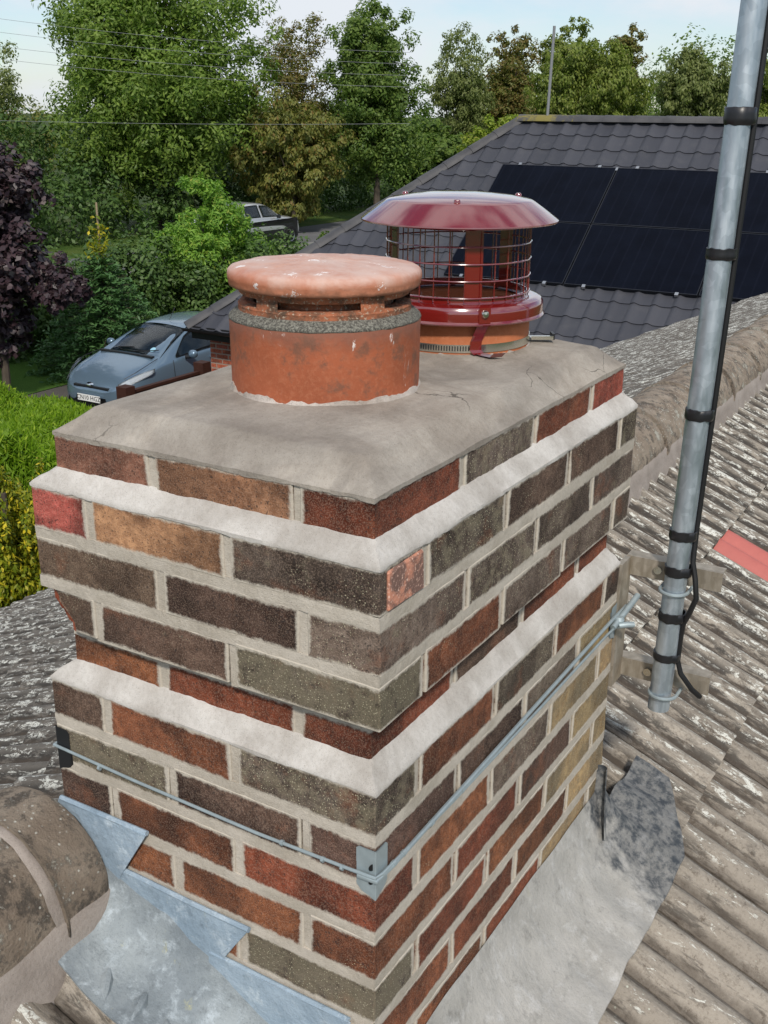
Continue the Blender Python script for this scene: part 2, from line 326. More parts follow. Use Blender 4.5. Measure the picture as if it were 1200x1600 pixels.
def leaf_mat(name, a, b, tip=None, trans=.42, gloss=.3, gain=1.65):
    a, b = tuple(x * gain for x in a), tuple(x * gain for x in b)
    k = N(name, .5, gloss); g = k.n.new('ShaderNodeNewGeometry'); r = g.outputs['Random Per Island']
    n = k.noise(k.geo(), .55, 3); f = k.math('MULTIPLY', k.math('ADD', r, n), .5)
    c = k.mix(k.ramp(f, .28, .72), a, b)
    if tip: c = k.mix(k.ramp(r, .86, .95), c, tip)
    k.col(c)
    tr = k.n.new('ShaderNodeBsdfTranslucent'); ms = k.n.new('ShaderNodeMixShader'); ms.inputs[0].default_value = trans
    if not isinstance(c, tuple): k.l.new(k.mix(1., c, (1.0, 1.25, .55), 'MULTIPLY'), tr.inputs[0])
    out = k.n['Material Output']; k.l.new(k.b.outputs[0], ms.inputs[1]); k.l.new(tr.outputs[0], ms.inputs[2]); k.l.new(ms.outputs[0], out.inputs[0])
    return k.m

# ------------------------------------------------------------------ object helpers
def obj(name, me, parent=None, mat=None, label=None):
    o = bpy.data.objects.new(name, me); COL.objects.link(o)
    if mat is not None and not me.materials: me.materials.append(mat)
    if parent is not None: o.parent = parent; o.matrix_parent_inverse = PINV.get(parent.name, Matrix.Identity(4))
    if label: o['label'] = label
    return o
PINV = {}
def thing(name, label, cat, loc=(0, 0, 0), group=None, kind=None):
    o = bpy.data.objects.new(name, None); COL.objects.link(o); o.location = loc; o.empty_display_size = .1
    o['label'] = label; o['category'] = cat
    if group: o['group'] = group
    if kind: o['kind'] = kind
    PINV[o.name] = Matrix.Translation(-Vector(loc))
    return o
def tag(o, label, cat, group=None, kind=None):
    o['label'] = label; o['category'] = cat
    if group: o['group'] = group
    if kind: o['kind'] = kind
    return o
class MB:
    def __init__(s): s.v = []; s.f = []; s.mi = []; s.sm = False
    def add(s, vs, fs, mi=0):
        b = len(s.v); s.v += [tuple(v) for v in vs]; s.f += [tuple(b + i for i in f) for f in fs]; s.mi += [mi] * len(fs); return s
    def box(s, x0, x1, y0, y1, z0, z1, mi=0, T=None):
        vs = [Vector((x, y, z)) for z in (z0, z1) for y in (y0, y1) for x in (x0, x1)]
        if T is not None: vs = [T @ v for v in vs]
        return s.add(vs, [(0, 2, 3, 1), (4, 5, 7, 6), (0, 1, 5, 4), (2, 6, 7, 3), (0, 4, 6, 2), (1, 3, 7, 5)], mi)
    def grid(s, P, closed_u=False, closed_v=False, mi=0):
        nu = len(P); nv = len(P[0]); vs = [p for r in P for p in r]; fs = []
        for i in range(nu if closed_u else nu - 1):
            for j in range(nv if closed_v else nv - 1):
                a = i * nv + j; b = i * nv + (j + 1) % nv; c = ((i + 1) % nu) * nv + (j + 1) % nv; d = ((i + 1) % nu) * nv + j
                fs.append((a, b, c, d))
        return s.add(vs, fs, mi)
    def tube(s, pts, r, n=8, cap=True, mi=0):
        pts = [Vector(p) for p in pts]; R = r if isinstance(r, (list, tuple)) else [r] * len(pts); P = []; up = None
        for i, p in enumerate(pts):
            t = (pts[min(i + 1, len(pts) - 1)] - pts[max(i - 1, 0)]).normalized()
            if up is None: up = t.orthogonal().normalized()
            a = (up - t * up.dot(t)).normalized(); up = a; b = t.cross(a)
            P.append([p + (a * math.cos(2 * math.pi * k / n) + b * math.sin(2 * math.pi * k / n)) * R[i] for k in range(n)])
        base = len(s.v); s.grid(P, False, True, mi)
        if cap: s.f.append(tuple(base + k for k in range(n))[::-1]); s.f.append(tuple(base + (len(pts) - 1) * n + k for k in range(n))); s.mi += [mi, mi]
        return s
    def lathe(s, prof, c=(0, 0, 0), n=64, a0=0., a1=2 * math.pi, mi=0, jit=0., seed=0):
        full = abs(a1 - a0 - 2 * math.pi) < 1e-6; m = n if full else n + 1; P = []
        for k in range(m):
            a = a0 + (a1 - a0) * k / n; ca, sa = math.cos(a), math.sin(a); row = []
            for r, z in prof:
                rr = r + (jit * nz(ca * 6 + seed, sa * 6, z * 60) if jit else 0); zz = z + (jit * nz(ca * 9, sa * 9 + seed, 7 + z * 30) if jit else 0)
                row.append((c[0] + rr * ca, c[1] + rr * sa, c[2] + zz))
            P.append(row)
        return s.grid(P, full, False, mi)
    def mesh(s, name, smooth=False, angle=None):
        me = bpy.data.meshes.new(name); me.from_pydata(s.v, [], s.f); me.update()
        if smooth:
            me.polygons.foreach_set('use_smooth', [True] * len(me.polygons))
            if angle: me.set_sharp_from_angle(angle=math.radians(angle))
        if any(s.mi): me.polygons.foreach_set('material_index', s.mi)
        return me
    def build(s, name, mat, parent=None, smooth=False, angle=40, label=None, recalc=True):
        me = s.mesh(name, False)
        if recalc:
            bm = bmesh.new(); bm.from_mesh(me); bmesh.ops.recalc_face_normals(bm, faces=bm.faces); bm.to_mesh(me); bm.free()
        if smooth:
            me.polygons.foreach_set('use_smooth', [True] * len(me.polygons)); me.set_sharp_from_angle(angle=math.radians(angle))
        mats = mat if isinstance(mat, (list, tuple)) else [mat]
        for m in mats: me.materials.append(m)
        return obj(name, me, parent, None, label)

# ================================================================== CHIMNEY STACK
SH = (-.5600, .0020, .0, .868)       # shaft and upper block, plan rectangle x0 x1 y0 y1
UP = (-.5605, .0050, .001, .877)
C1 = (-.5270, -.0165, .022, .855)    # top course, set back
C5 = (-.5270, -.0200, .022, .850)    # neck course, set back
J = .0122; BD = .1025
TONE = {'D': (.115, .075, .055, .3), 'B': (.245, .086, .038, .2), 'G': (.120, .098, .080, .95), 'R': (.40, .085, .055, .0), 'T': (.44, .235, .125, .0),
        'K': (.50, .24, .155, .0), 'Y': (.46, .305, .135, 1.5), 'M': (.225, .062, .030, .05), 'S': (.150, .120, .095, .55), 'V': (.112, .068, .052, .2), 'W': (.068, .056, .047, 1.5), 'X': (.52, .12, .095, .0)}
FRONT = {1: 'RTK', 2: 'STX', 3: 'SVD', 4: 'WVD', 5: 'MMB', 6: 'GBD', 7: 'VVW', 8: 'MBV', 9: 'BBB', 10: 'WBB', 11: 'BDB', 12: 'BMB'}
SIDE = {1: 'MGMR', 2: 'PGDDG', 3: 'SGSS', 4: 'WBSSS', 5: 'MVMM', 6: 'SBSBS', 7: 'GVSYS', 8: 'MBSYY', 9: 'BMVYY', 10: 'MMBYY', 11: 'MMBYY', 12: 'BBMYY'}
stack = thing('chimney_stack', 'mottled red and brown brick chimney stack with pale mortar ledges straddling the lichened roof', 'chimney', (-.28, .43, -.75))

def brick_mesh(x0, x1, y0, y1, z0, z1, cut=None, R=None):
    bm = bmesh.new(); bmesh.ops.create_cube(bm, size=1.0)
    for v in bm.verts:
        v.co = Vector(((x0 + x1) / 2 + v.co.x * (x1 - x0), (y0 + y1) / 2 + v.co.y * (y1 - y0), (z0 + z1) / 2 + v.co.z * (z1 - z0)))
        v.co += Vector((rnd.uniform(-1, 1) * .0012, rnd.uniform(-1, 1) * .0012, rnd.uniform(-1, 1) * .0019))
    bmesh.ops.bevel(bm, geom=bm.edges[:], offset=.0018, segments=1, affect='EDGES')
    if cut is not None:
        r = bmesh.ops.bisect_plane(bm, geom=bm.verts[:] + bm.edges[:] + bm.faces[:], plane_co=cut[0], plane_no=cut[1], clear_outer=True)
        ee = [e for e in r['geom_cut'] if isinstance(e, bmesh.types.BMEdge)]
        nf = bmesh.ops.holes_fill(bm, edges=[e for e in bm.edges if e.is_boundary], sides=0)['faces']
        for f in nf: f.material_index = 1
        bmesh.ops.triangulate(bm, faces=nf); bm.normal_update(); ff = [f for f in bm.faces if f.normal.dot(Vector(cut[1]).normalized()) > .98 or f.normal.dot(Vector(cut[1]).normalized()) < -.98]
        bmesh.ops.subdivide_edges(bm, edges=list({e for f in ff for e in f.edges}), cuts=5, use_grid_fill=True); bm.normal_update()
        for f in bm.faces:
            if abs(f.normal.dot(Vector(cut[1]).normalized())) > .9: f.material_index = 1
        for v in bm.verts:
            if abs((v.co - Vector(cut[0])).dot(Vector(cut[1]).normalized())) < .0005: v.co -= Vector(cut[1]).normalized() * (.004 + .006 * nz(v.co.x, v.co.y, v.co.z, 60))
    u1 = bm.loops.layers.uv.new('edge'); u2 = bm.loops.layers.uv.new('edge2')
    bm.normal_update()
    for f in bm.faces:
        n = f.normal; ax = max(range(3), key=lambda i: abs(n[i])); oth = [i for i in range(3) if i != ax]
        lo = [x0, y0, z0]; hi = [x1, y1, z1]
        if R is not None:          # arrises between two exposed faces carry no mortar
            ex_lo = [abs(x0 - R[0]) < 1e-4, abs(y0 - R[2]) < 1e-4]; ex_hi = [abs(x1 - R[1]) < 1e-4, abs(y1 - R[3]) < 1e-4]
            def exposed(i): return i < 2 and ((n[i] < -.3 and ex_lo[i]) or (n[i] > .3 and ex_hi[i]))
            sig = [i for i in range(3) if abs(n[i]) > .3]
            if all(exposed(i) for i in sig):
                for i in (0, 1):
                    if ex_lo[i]: lo[i] -= .05
                    if ex_hi[i]: hi[i] += .05
        for l in f.loops:
            a, b = l.vert.co[oth[0]], l.vert.co[oth[1]]
            l[u1].uv = (max(0, a - lo[oth[0]]), max(0, b - lo[oth[1]])); l[u2].uv = (max(0, hi[oth[0]] - a), max(0, hi[oth[1]] - b))
    me = bpy.data.meshes.new('brick'); bm.to_mesh(me); bm.free(); return me
def add_brick(parent, box, tone, mat=M_BRICK, cut=None, over=None, name='brick'):
    me = brick_mesh(*box, cut=cut, R=over); me.materials.append(mat)
    if cut: me.materials.append(M_RAW)
    o = obj(name, me, parent)
    c = TONE[tone] if isinstance(tone, str) else tone; j = rnd.uniform(.86, 1.14)
    o.color = (c[0] * j, c[1] * j * rnd.uniform(.95, 1.05), c[2] * j, c[3]); return o
def fill(a, b, L=.2155):
    d = 1 if b > a else -1; out = []; p = a
    while (b - p) * d > .045:
        e = p + d * L
        if (b - e) * d < .035: e = b
        out.append((p, e)); p = e + d * J
    if out and (b - out[-1][1]) * d > J: out[-1] = (out[-1][0], b)
    return out
slots = []                                   # perpend joints: (x0,x1,y0,y1,z0,z1)
def course(k, R, z1, h=.0625):
    x0, x1, y0, y1 = R; z0 = z1 - h; W = J; fr = FRONT.get(k, 'BMB'); sd_ = SIDE.get(k, 'BMBMY')
    jz = .001
    def B(a, b, c, d, tone, **kw): add_brick(stack, (min(a, b), max(a, b), min(c, d), max(c, d), z0, z1), tone, over=R, **kw)
    longx = (k % 2 == 0); ti = lambda s, i: s[min(i, len(s) - 1)]
    if longx:
        f = fill(x1, x0 + BD + W)
        for i, (a, b) in enumerate(f): B(a, b, y0, y0 + BD, ti(fr, i)); slots.append((b - W * (1), b, y0, z0, z1, 'f'))
        kw = {}
        if k == 4: kw = dict(cut=((x0 + .034, y0, z0 + .036), (-.80, -1.25, -.55)))
        c = fill(y0, y1 - BD - W)
        for i, (a, b) in enumerate(c): B(x0, x0 + BD, a, b, ti(fr, len(f)) if i == 0 else rnd.choice('DBSG'), **(kw if i == 0 else {})); slots.append((b, b + W, x0, z0, z1, 'l'))
        r = fill(y0 + BD + W, y1)
        slots.append((y0 + BD, y0 + BD + W, x1, z0, z1, 'r'))
        if k == 2:      # the header face is spalled: a separate slip of raw brick on the corner stretcher
            m = brick_mesh(x1 - .004, x1 + .0022, y0 + .016, y0 + BD - .003, z0 + .004, z1 - .006); m.materials.append(M_SPALL); obj('spalled_face', m, stack)
        for i, (a, b) in enumerate(r): B(x1 - BD, x1, a, b, ti(sd_, i + 1)); slots.append((b, b + W, x1, z0, z1, 'r')) if i < len(r) - 1 else None
        for a, b in fill(x0, x1 - BD - W): B(a, b, y1 - BD, y1, rnd.choice('DBSG'))
    else:
        r = fill(y0, y1)
        for i, (a, b) in enumerate(r): B(x1 - BD, x1, a, b, ti(sd_, i) if i else ti(sd_ if k == 1 else fr, 0)); slots.append((b, b + W, x1, z0, z1, 'r')) if i < len(r) - 1 else None
        f = fill(x1 - BD - W, x0)
        slots.append((x1 - BD - W, x1 - BD, y0, z0, z1, 'f'))
        for i, (a, b) in enumerate(f): B(a, b, y0, y0 + BD, ti(fr, i + 1)); slots.append((b - W, b, y0, z0, z1, 'f')) if i < len(f) - 1 else None
        for a, b in fill(y0 + BD + W, y1): B(x0, x0 + BD, a, b, rnd.choice('DBSG')); slots.append((b, b + W, x0, z0, z1, 'l'))
        for a, b in fill(x0 + BD + W, x1 - BD - W): B(a, b, y1 - BD, y1, rnd.choice('DBSG'))
tops = {1: .3745, 2: .3000, 3: .2245, 4: .1500, 5: .0745, 6: 0.0}
rect = {1: C1, 2: UP, 3: UP, 4: UP, 5: C5}
for k in range(1, 16):
    z1 = tops[k] if k in tops else -.0750 * (k - 6); course(k, rect.get(k, SH), z1)
# core, bed joints and perpends: the recessed mortar the bricks sit in
mc = MB(); INS = .024
def rbox(R, i, z0, z1): mc.box(R[0] + i, R[1] - i, R[2] + i, R[3] - i, z0, z1)
rbox(C1, INS, .305, .373); rbox(UP, INS, .088, .298); rbox(C5, INS, .006, .092); rbox(SH, INS, -.90, -.004)
mc.build('mortar_core', M_MORT, stack)
def bed(R, z0, z1, ins, seed):
    P = []; x0, x1, y0, y1 = R; per = []
    for (a, b, n) in (((x0, y0), (x1, y0), 60), ((x1, y0), (x1, y1), 80), ((x1, y1), (x0, y1), 12), ((x0, y1), (x0, y0), 16)):
        for i in range(n): t = i / n; per.append((a[0] + (b[0] - a[0]) * t, a[1] + (b[1] - a[1]) * t))
    cx, cy = (x0 + x1) / 2, (y0 + y1) / 2
    for (x, y) in per:
        sx, sy = (1 if x > cx else -1), (1 if y > cy else -1); row = []
        on_x = abs(x - x0) < 1e-6 or abs(x - x1) < 1e-6; on_y = abs(y - y0) < 1e-6 or abs(y - y1) < 1e-6
        for q, (z, e) in enumerate(((z0, .026), (z0, 0), ((z0 + z1) / 2, -.0004), (z1, 0), (z1, .026))):
            i = ins + e + .0012 * nz(x * 50 + seed, y * 50, z * 90); zz = z + (.0016 * nz(x * 26 + seed, y * 26, q) if True else 0) * (1 if q in (0, 1) else 1)
            row.append((x - sx * i if on_x else x, y - sy * i if on_y else y, zz))
        P.append(row)
    return P
bm_ = MB()
for k in range(1, 15):
    R = rect.get(k, SH); z1 = (tops[k] if k in tops else -.075 * (k - 6)) - .0625; R2 = rect.get(k + 1, SH)
    z0 = tops[k + 1] if k + 1 in tops else -.075 * (k - 5)
    if k in (1, 5): continue
    R = (max(R[0], R2[0]), min(R[1], R2[1]), max(R[2], R2[2]), min(R[3], R2[3]))
    bm_.grid(bed(R, z0 - .0025, z1 + .0025, .0004, k * 3.1), True)
bm_.build('bed_joint', M_MORT, stack, True)
for (a, b, c, z0, z1, s) in slots:
    e = .0022; j = rnd.random(); pb = MB()
    if s == 'f': pb.box(a - .001 + (.003 if j < .25 else 0), b + .001, c + e, c + .03, z0 - .002, z1 + .002)
    elif s == 'r': pb.box(c - .03, c - e - .001, a - .001, b + .001 - (.0042 if j < .6 else 0), z0 - .002, z1 + .002)
    else: pb.box(c + e, c + .02, a - .001, b + .001, z0 - .002, z1 + .002)
    pb.build('upright_joint', M_MORT, stack)
# sloping mortar ledges
def ledge(name, RI, RO, zi, zo, seed, drip):
    P = []; per = []
    def ring(R):
        x0, x1, y0, y1 = R; return [(x0, y0), (x1, y0), (x1, y1), (x0, y1)]
    ri, ro = ring(RI), ring(RO); cnt = (90, 130, 30, 40)
    for s in range(4):
        for i in range(cnt[s]):
            t = i / cnt[s]; L = lambda q: (q[s][0] + (q[(s + 1) % 4][0] - q[s][0]) * t, q[s][1] + (q[(s + 1) % 4][1] - q[s][1]) * t)
            a, b = Vector((*L(ri), 0)), Vector((*L(ro), 0)); n = (b - a).normalized(); x, y = b.x, b.y
            d1 = .0022 * nz(x * 12 + seed, y * 12, 1) + .0012 * nz(x * 90 + seed, y * 90, 2); d2 = .0025 * nz(x * 17 + seed, y * 17, 5) + .0015 * nz(x * 80, y * 80, seed)
            dr = drip * .8 * (.25 + .7 * max(-.3, nz(x * 9 + seed, y * 9, 9)) + .45 * nz(x * 70, y * 70, seed))
            row = [a - n * .006 + Vector((0, 0, zi + .002 + d2)), a + n * .0008 + Vector((0, 0, zi + d2)),
                   a.lerp(b, .3) + Vector((0, 0, zo + (zi - zo) * .66 + .0015 + .0007 * nz(x * 8, y * 8, seed))), a.lerp(b, .65) + Vector((0, 0, zo + (zi - zo) * .36 + .003 + .0008 * nz(x * 8, y * 8, seed + 4))),
                   b - n * .003 + Vector((0, 0, zo + .0045)), b + n * (.0012 + d1 * .25) + Vector((0, 0, zo + .001)), b + n * (.001 + d1 * .15) + Vector((0, 0, zo - .002 - dr)), b - n * .006 + Vector((0, 0, zo - .003 - dr))]
            P.append(row)
    m = MB(); m.grid(P, True); return m.build(name, M_FILLET, stack, True, 50)
ledge('mortar_ledge', C5, SH, .032, .001, 3., .0050)
ledge('mortar_ledge', C1, UP, .3260, .3010, 11., .0075)
# flaunching over the top course
fl = MB(); nx_, ny_ = 72, 112; x0, x1, y0, y1 = C1
def fz(x, y):
    s = min(x - x0, x1 - x, y - y0, y1 - y); s = max(0, s)
    q = 0.
    for (px, py) in ((-.273, .305), (-.262, .685)):
        d = math.hypot(x - px, y - py); q = max(q, math.exp(-((max(0, d - .125)) / .07) ** 2))
    h = .3765 + .032 * min(1, s / .042) + .004 * min(1, s / .2) + .008 * q
    return h + .0016 * nz(x * 9, y * 9, 1) + .0008 * nz(x * 35, y * 35, 3) + .0022 * abs(nz(x * 5 + y * 9, y * 3, 8))
P = []
for i in range(nx_ + 1):
    t = i / nx_; t = t - .035 * math.sin(4 * math.pi * t) ; r = []
    for j in range(ny_ + 1):
        w = j / ny_; w = w - .03 * math.sin(4 * math.pi * w)
        x = x0 + (x1 - x0) * t; y = y0 + (y1 - y0) * w; ex = .0015
        X = x - ex if i == 0 else x + ex if i == nx_ else x; Y = y - ex if j == 0 else y + ex if j == ny_ else y
        r.append((X, Y, fz(x, y)))
    P.append(r)
fl.grid(P)
def skirt(pts):
    rows = []
    for (x, y, z) in pts:
        dz = .0055 + .0035 * nz(x * 12, y * 12, 4) + .0022 * nz(x * 75, y * 75, 5)
        rows.append([(x, y, z), (x, y, .3765 - dz), (x + (.004 if x < x0 else -.004 if x > x1 else 0), y + (.004 if y < y0 else -.004 if y > y1 else 0), .3760 - dz)])
    fl.grid(rows)
skirt([r[0] for r in P]); skirt([r[-1] for r in P]); skirt(P[0]); skirt(P[-1])
fl.build('flaunching', M_FLAUNCH, stack, True, 55)

# ================================================================== POTS
pc = (-.273, .305, 0)
pot = thing('chimney_pot', 'wide orange terracotta chimney pot streaked white, with a grey mortar collar, nearest the front corner', 'chimney pot', (*pc[:2], .41))
MB().lathe([(.105, .40), (.105, .512), (.120, .520), (.1315, .5205), (.1345, .5170), (.1342, .50), (.1335, .44), (.1330, .405)], pc, 96, jit=.0004).build('pot_body', M_TERRA, pot, True, 60)
MB().lathe([(.118, .5235), (.1215, .5300), (.1245, .5285), (.1295, .5250), (.1338, .5215), (.1349, .5190), (.1346, .5168), (.131, .5165)], pc, 150, jit=.0011).build('mortar_collar', M_RING, pot, True, 80)
def skirtring(c, r, z, seed):
    P = []
    for k in range(180):
        a = 2 * math.pi * k / 180; ca, sa = math.cos(a), math.sin(a); h = .004 + .008 * max(-.5, nz(ca * 4 + seed, sa * 4, 2)) + .004 * nz(ca * 16, sa * 16, seed); w = .007 + .004 * nz(ca * 3, sa * 3, seed)
        P.append([(c[0] + (r + q) * ca, c[1] + (r + q) * sa, zz) for q, zz in ((-.004, z + h + .008), (.0016, z + h + .007), (.003 + w * .25, z + h * .55), (w, z + .0015 + .002 * nz(ca * 9, sa * 9, 4)), (w + .004, z - .006))])
    return MB().grid(P, True)
skirtring(pc, .1332, .414, 2.).build('mortar_skirt', M_SKIRT, pot, True, 60)
cap = thing('vented_cap', 'round terracotta cap with slotted vents and pale-topped lid set in the front chimney pot', 'chimney cap', (*pc[:2], .525))
MB().lathe([(.105, .518), (.1215, .5215), (.1225, .527), (.1205, .533), (.1215, .5365), (.1195, .5390), (.109, .5405), (.100, .540)], pc, 110, jit=.0009).build('lower_rim', M_GRIMY, cap, True, 50)
MB().lathe([(.100, .5520), (.1175, .5508), (.1195, .5530), (.1195, .5565), (.1215, .5620), (.118, .5655), (.100, .566)], pc, 110, jit=.0006).build('upper_rim', M_GRIMY, cap, True, 50)
MB().lathe([(.096, .52), (.096, .568)], pc, 60).build('inner_wall', M_GRIMY, cap, True)
for k in range(5):
    a = math.radians(-24 + 72 * k); hw = math.radians(9)
    MB().lathe([(.096, .530), (.1195, .530), (.1205, .541), (.1190, .556), (.096, .556)], pc, 10, a - hw, a + hw, jit=.0008).build('pier', M_GRIMY, cap, True, 50)
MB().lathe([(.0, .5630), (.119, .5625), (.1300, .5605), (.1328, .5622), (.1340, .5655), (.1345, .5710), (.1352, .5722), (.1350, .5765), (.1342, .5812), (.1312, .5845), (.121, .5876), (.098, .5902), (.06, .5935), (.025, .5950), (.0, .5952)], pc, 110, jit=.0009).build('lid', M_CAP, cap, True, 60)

pd = (-.262, .685, 0)
pot2 = thing('chimney_pot', 'plain orange terracotta chimney pot under the dark red metal cowl', 'chimney pot', (*pd[:2], .41))
MB().lathe([(.100, .40), (.100, .488), (.110, .494), (.120, .491), (.1236, .484), (.1236, .40)], pd, 90, jit=.0003).build('pot_body', M_TERRA2, pot2, True, 60)
skirtring(pd, .1236, .408, 9.).build('mortar_skirt', M_SKIRT, pot2, True, 60)
cowl = thing('cowl', 'glossy dark red metal cowl with round canopy and wire cage over the rear pot', 'chimney cowl', (*pd[:2], .475))
CANP = [(.1615, .6195), (.1628, .6205), (.1626, .6225), (.1585, .6258), (.1400, .6390), (.1225, .6510), (.1195, .6528), (.1150, .6545), (.085, .6598), (.05, .6632), (.02, .6645), (0, .6647)]
MB().lathe(CANP + [(0, .6630), (.05, .6615), (.1150, .6525), (.1195, .6505), (.1605, .6198)][0:], pd, 120).build('canopy', M_RED, cowl, True, 28)
rv = MB()
fa = math.atan2(-.857, .516)             # azimuth facing the camera side
for k in range(3):
    a = fa + math.radians((-6, 114, 234)[k] + 0); p = Vector((pd[0] + .110 * math.cos(a), pd[1] + .110 * math.sin(a), .6565))
    MB().lathe([(.0055, -.002), (.0055, .0015), (.004, .0035), (.0, .004)], p, 12).build('rivet', M_RED, cowl, True)
for k in range(30):
    a = 2 * math.pi * k / 30 + .05; x, y = pd[0] + .119 * math.cos(a), pd[1] + .119 * math.sin(a)
    MB().tube([(x, y, .502), (x, y, .6285)], .0011, 6).build('cage_wire', M_RED, cowl, True)
for k in range(5):
    z = .509 + .0265 * k; MB().tube([(pd[0] + .1205 * math.cos(t * math.pi / 30), pd[1] + .1205 * math.sin(t * math.pi / 30), z) for t in range(61)], .0013, 6).build('cage_ring', M_RED, cowl, True)
RG = -1
for sgn in (9, 131, -112):
    a = fa + math.radians(sgn) ; m = Matrix.Translation((pd[0], pd[1], 0)) @ Matrix.Rotation(a, 4, 'Z')
    MB().box(.1145, .1175, -.0135, .0135, .496, .640, T=m).box(.1145, .1260, -.0135, .0135, .4985, .5005, T=m).build('cage_strap', M_RED, cowl)
MB().lathe([(.107, .497), (.1150, .4975), (.1155, .5100), (.1170, .5100), (.1175, .5000), (.125, .5015), (.1340, .5010), (.1410, .4975), (.1445, .4920), (.1450, .4880), (.1450, .4755), (.1462, .4740), (.1475, .4720), (.1462, .4698), (.1440, .4705), (.1435, .4750), (.1435, .4880), (.135, .4975), (.107, .4955)], pd, 120).build('skirt', M_RED, cowl, True, 30)
for i, sgn in enumerate((14, 134, -106)):
    a = fa + math.radians(sgn); m = Matrix.Translation((pd[0], pd[1], 0)) @ Matrix.Rotation(a, 4, 'Z')
    def strip(pts, w, t=.0016):
        g = MB(); P = []
        for (r, z, s) in pts: P.append([m @ Vector((r, s - w, z)), m @ Vector((r, s + w, z)), m @ Vector((r + t, s + w, z + t * .3)), m @ Vector((r + t, s - w, z + t * .3))])
        g.grid(P, False, True); n = len(P); g.f += [(0, 1, 2, 3), tuple((n - 1) * 4 + q for q in (3, 2, 1, 0))]; g.mi += [0, 0]; return g
    leg = strip([(.1456, .4985, .0), (.1462, .474, .0), (.1410, .4690, -.001), (.1300, .452, -.004), (.1255, .442, -.006), (.1260, .428, -.007), (.1290, .4240, -.004), (.1330, .4215, -.002)], .0095).build('leg', M_RED, cowl)
    strip([(.1315, .4235, .000), (.1400, .4220, .007), (.1540, .4215, .018), (.1600, .4290, .022)], .0100, .0020).build('hook', M_RED, leg)
    MB().lathe([(.0, .0055), (.0045, .005), (.0062, .0028), (.0065, 0)], (0, 0, 0), 16).build('bolt', M_STEEL, leg, True).data.transform(m @ Matrix.Translation((.1475, 0, .4890)) @ Matrix.Rotation(math.pi / 2, 4, 'Y'))
band = MB().lathe([(.1242, .4235), (.1252, .4235), (.1252, .4365), (.1242, .4365)], pd, 96).build('steel_band', M_STEEL, None, True, 30); tag(band, 'slotted stainless steel band clamped round the rear chimney pot', 'hose clamp')
sl_ = MB()
for k in range(34):
    a = fa + math.radians(-58 + k * 2.0); m = Matrix.Translation((pd[0], pd[1], 0)) @ Matrix.Rotation(a, 4, 'Z'); sl_.box(.1250, .12535, -.0009, .0009, .4265, .4345, T=m)
sl_.build('worm_slots', M_DARK, band)
tb = Matrix.Translation((pd[0], pd[1], 0)) @ Matrix.Rotation(fa + math.radians(92), 4, 'Z')
clip = MB().box(.128, .166, -.012, .012, .4240, .4258, T=tb).box(.128, .166, -.0125, -.0112, .4230, .4290, T=tb).build('clamp_tail', M_STEEL, band)
MB().box(.164, .1685, -.012, .012, .4225, .4330, T=tb).build('end_tab', M_DARK, clip)

# ================================================================== OUR ROOF (ridge runs along Y)
T = .45; RX = -.60; RZ = -.37; CT = math.cos(math.atan(T)); ST = math.sin(math.atan(T))
house = thing('bungalow', 'bungalow under the brick chimney with grey lichen-crusted concrete tiles in the foreground', 'house', (RX, 3, GZ))
TW = .196; GX = .310
def roof_z(x): return RZ - T * abs(x - RX)
def tile_mesh(name, L=.405, wavy=2, h=.029, th=.019, w=TW, seed=0):
    # local: +X down the slope, Y across, Z proud; origin at the head of the tile
    g = MB(); n = 6 * wavy + 1; P = []
    def prof(t):
        ph = t * wavy % 1.0
        return h * (0.5 - .5 * math.cos(2 * math.pi * ph)) ** .8 if 0 < t < 1 else 0
    rows = ((0, 0), (.33, 0), (.66, 0), (1, 0))
    for f, _ in rows:
        r = []
        for i in range(n):
            t = i / (n - 1); z = prof(t) + .012 + .0018 * nz(t * 6 + seed, f * 5, seed * 1.7); x = L * f + (.004 * nz(t * 9, seed, 3.) if f == 1 else 0)
            r.append((x, (t - .5) * (w - .0045) , z))
        P.append(r)
    g.grid(P)
    last = P[-1]; g.grid([last, [(x - .002, y, z - th - .002 * (1 + nz(y * 60, seed))) for (x, y, z) in last]])
    for side in (0, -1):
        e = [r[side] for r in P]; g.grid([e, [(x, y, z - th) for (x, y, z) in e]])
    return g.mesh(name, True, 50)
tiles = []                                         # (side, row, col, x_head, y)
for side, nrow in ((1, 12), (-1, 13)):
    for r in range(nrow):
        xh = -.56 + GX * r if side == 1 else None
        for c in range(-18, 49):
            y = .627 + TW * (c + .5)
            if side == 1: xx = -.56 + GX * r
            else: xx = RX - .04 - GX * r
            if y > 10.0: continue
            if side == -1 and xx < -4.25: continue
            # leave out what the stack stands on
            xm = xx + side * .17
            if -.50 < xm < -.06 and -.02 < y < .86 and side == 1: continue
            tiles.append((side, r, c, xx, y))
def tile_mat4(side, r, c, xx, y):
    q = random.Random(r * 1000 + c * 7 + side); z = roof_z(xx) - .005
    a = math.atan(T) - .046 + q.uniform(-.005, .005)
    m = Matrix.Translation((xx, y + q.uniform(-.002, .002), z + q.uniform(-.0015, .0015) + .004))
    if side == -1: m = m @ Matrix.Rotation(math.pi, 4, 'Z')
    return m @ Matrix.Rotation(a, 4, 'Y') @ Matrix.Rotation(q.uniform(-.004, .004), 4, 'Z')
vis = []
for t in tiles:
    m = tile_mat4(*t); p = m @ Vector((.17, 0, .02)); u, v, d = pix(p)
    on = d > .2 and -60 < u < 1260 and 380 < v < 1680 and not (120 < u < 900 and v > 560) 
    vis.append((0 if on else 1, d if d > 0 else 99, t, m))
vis.sort(key=lambda q: q[:2])
tmesh = [tile_mesh('roof_tile', seed=i) for i in range(5)]
for me in tmesh: me.materials.append(M_TILE)
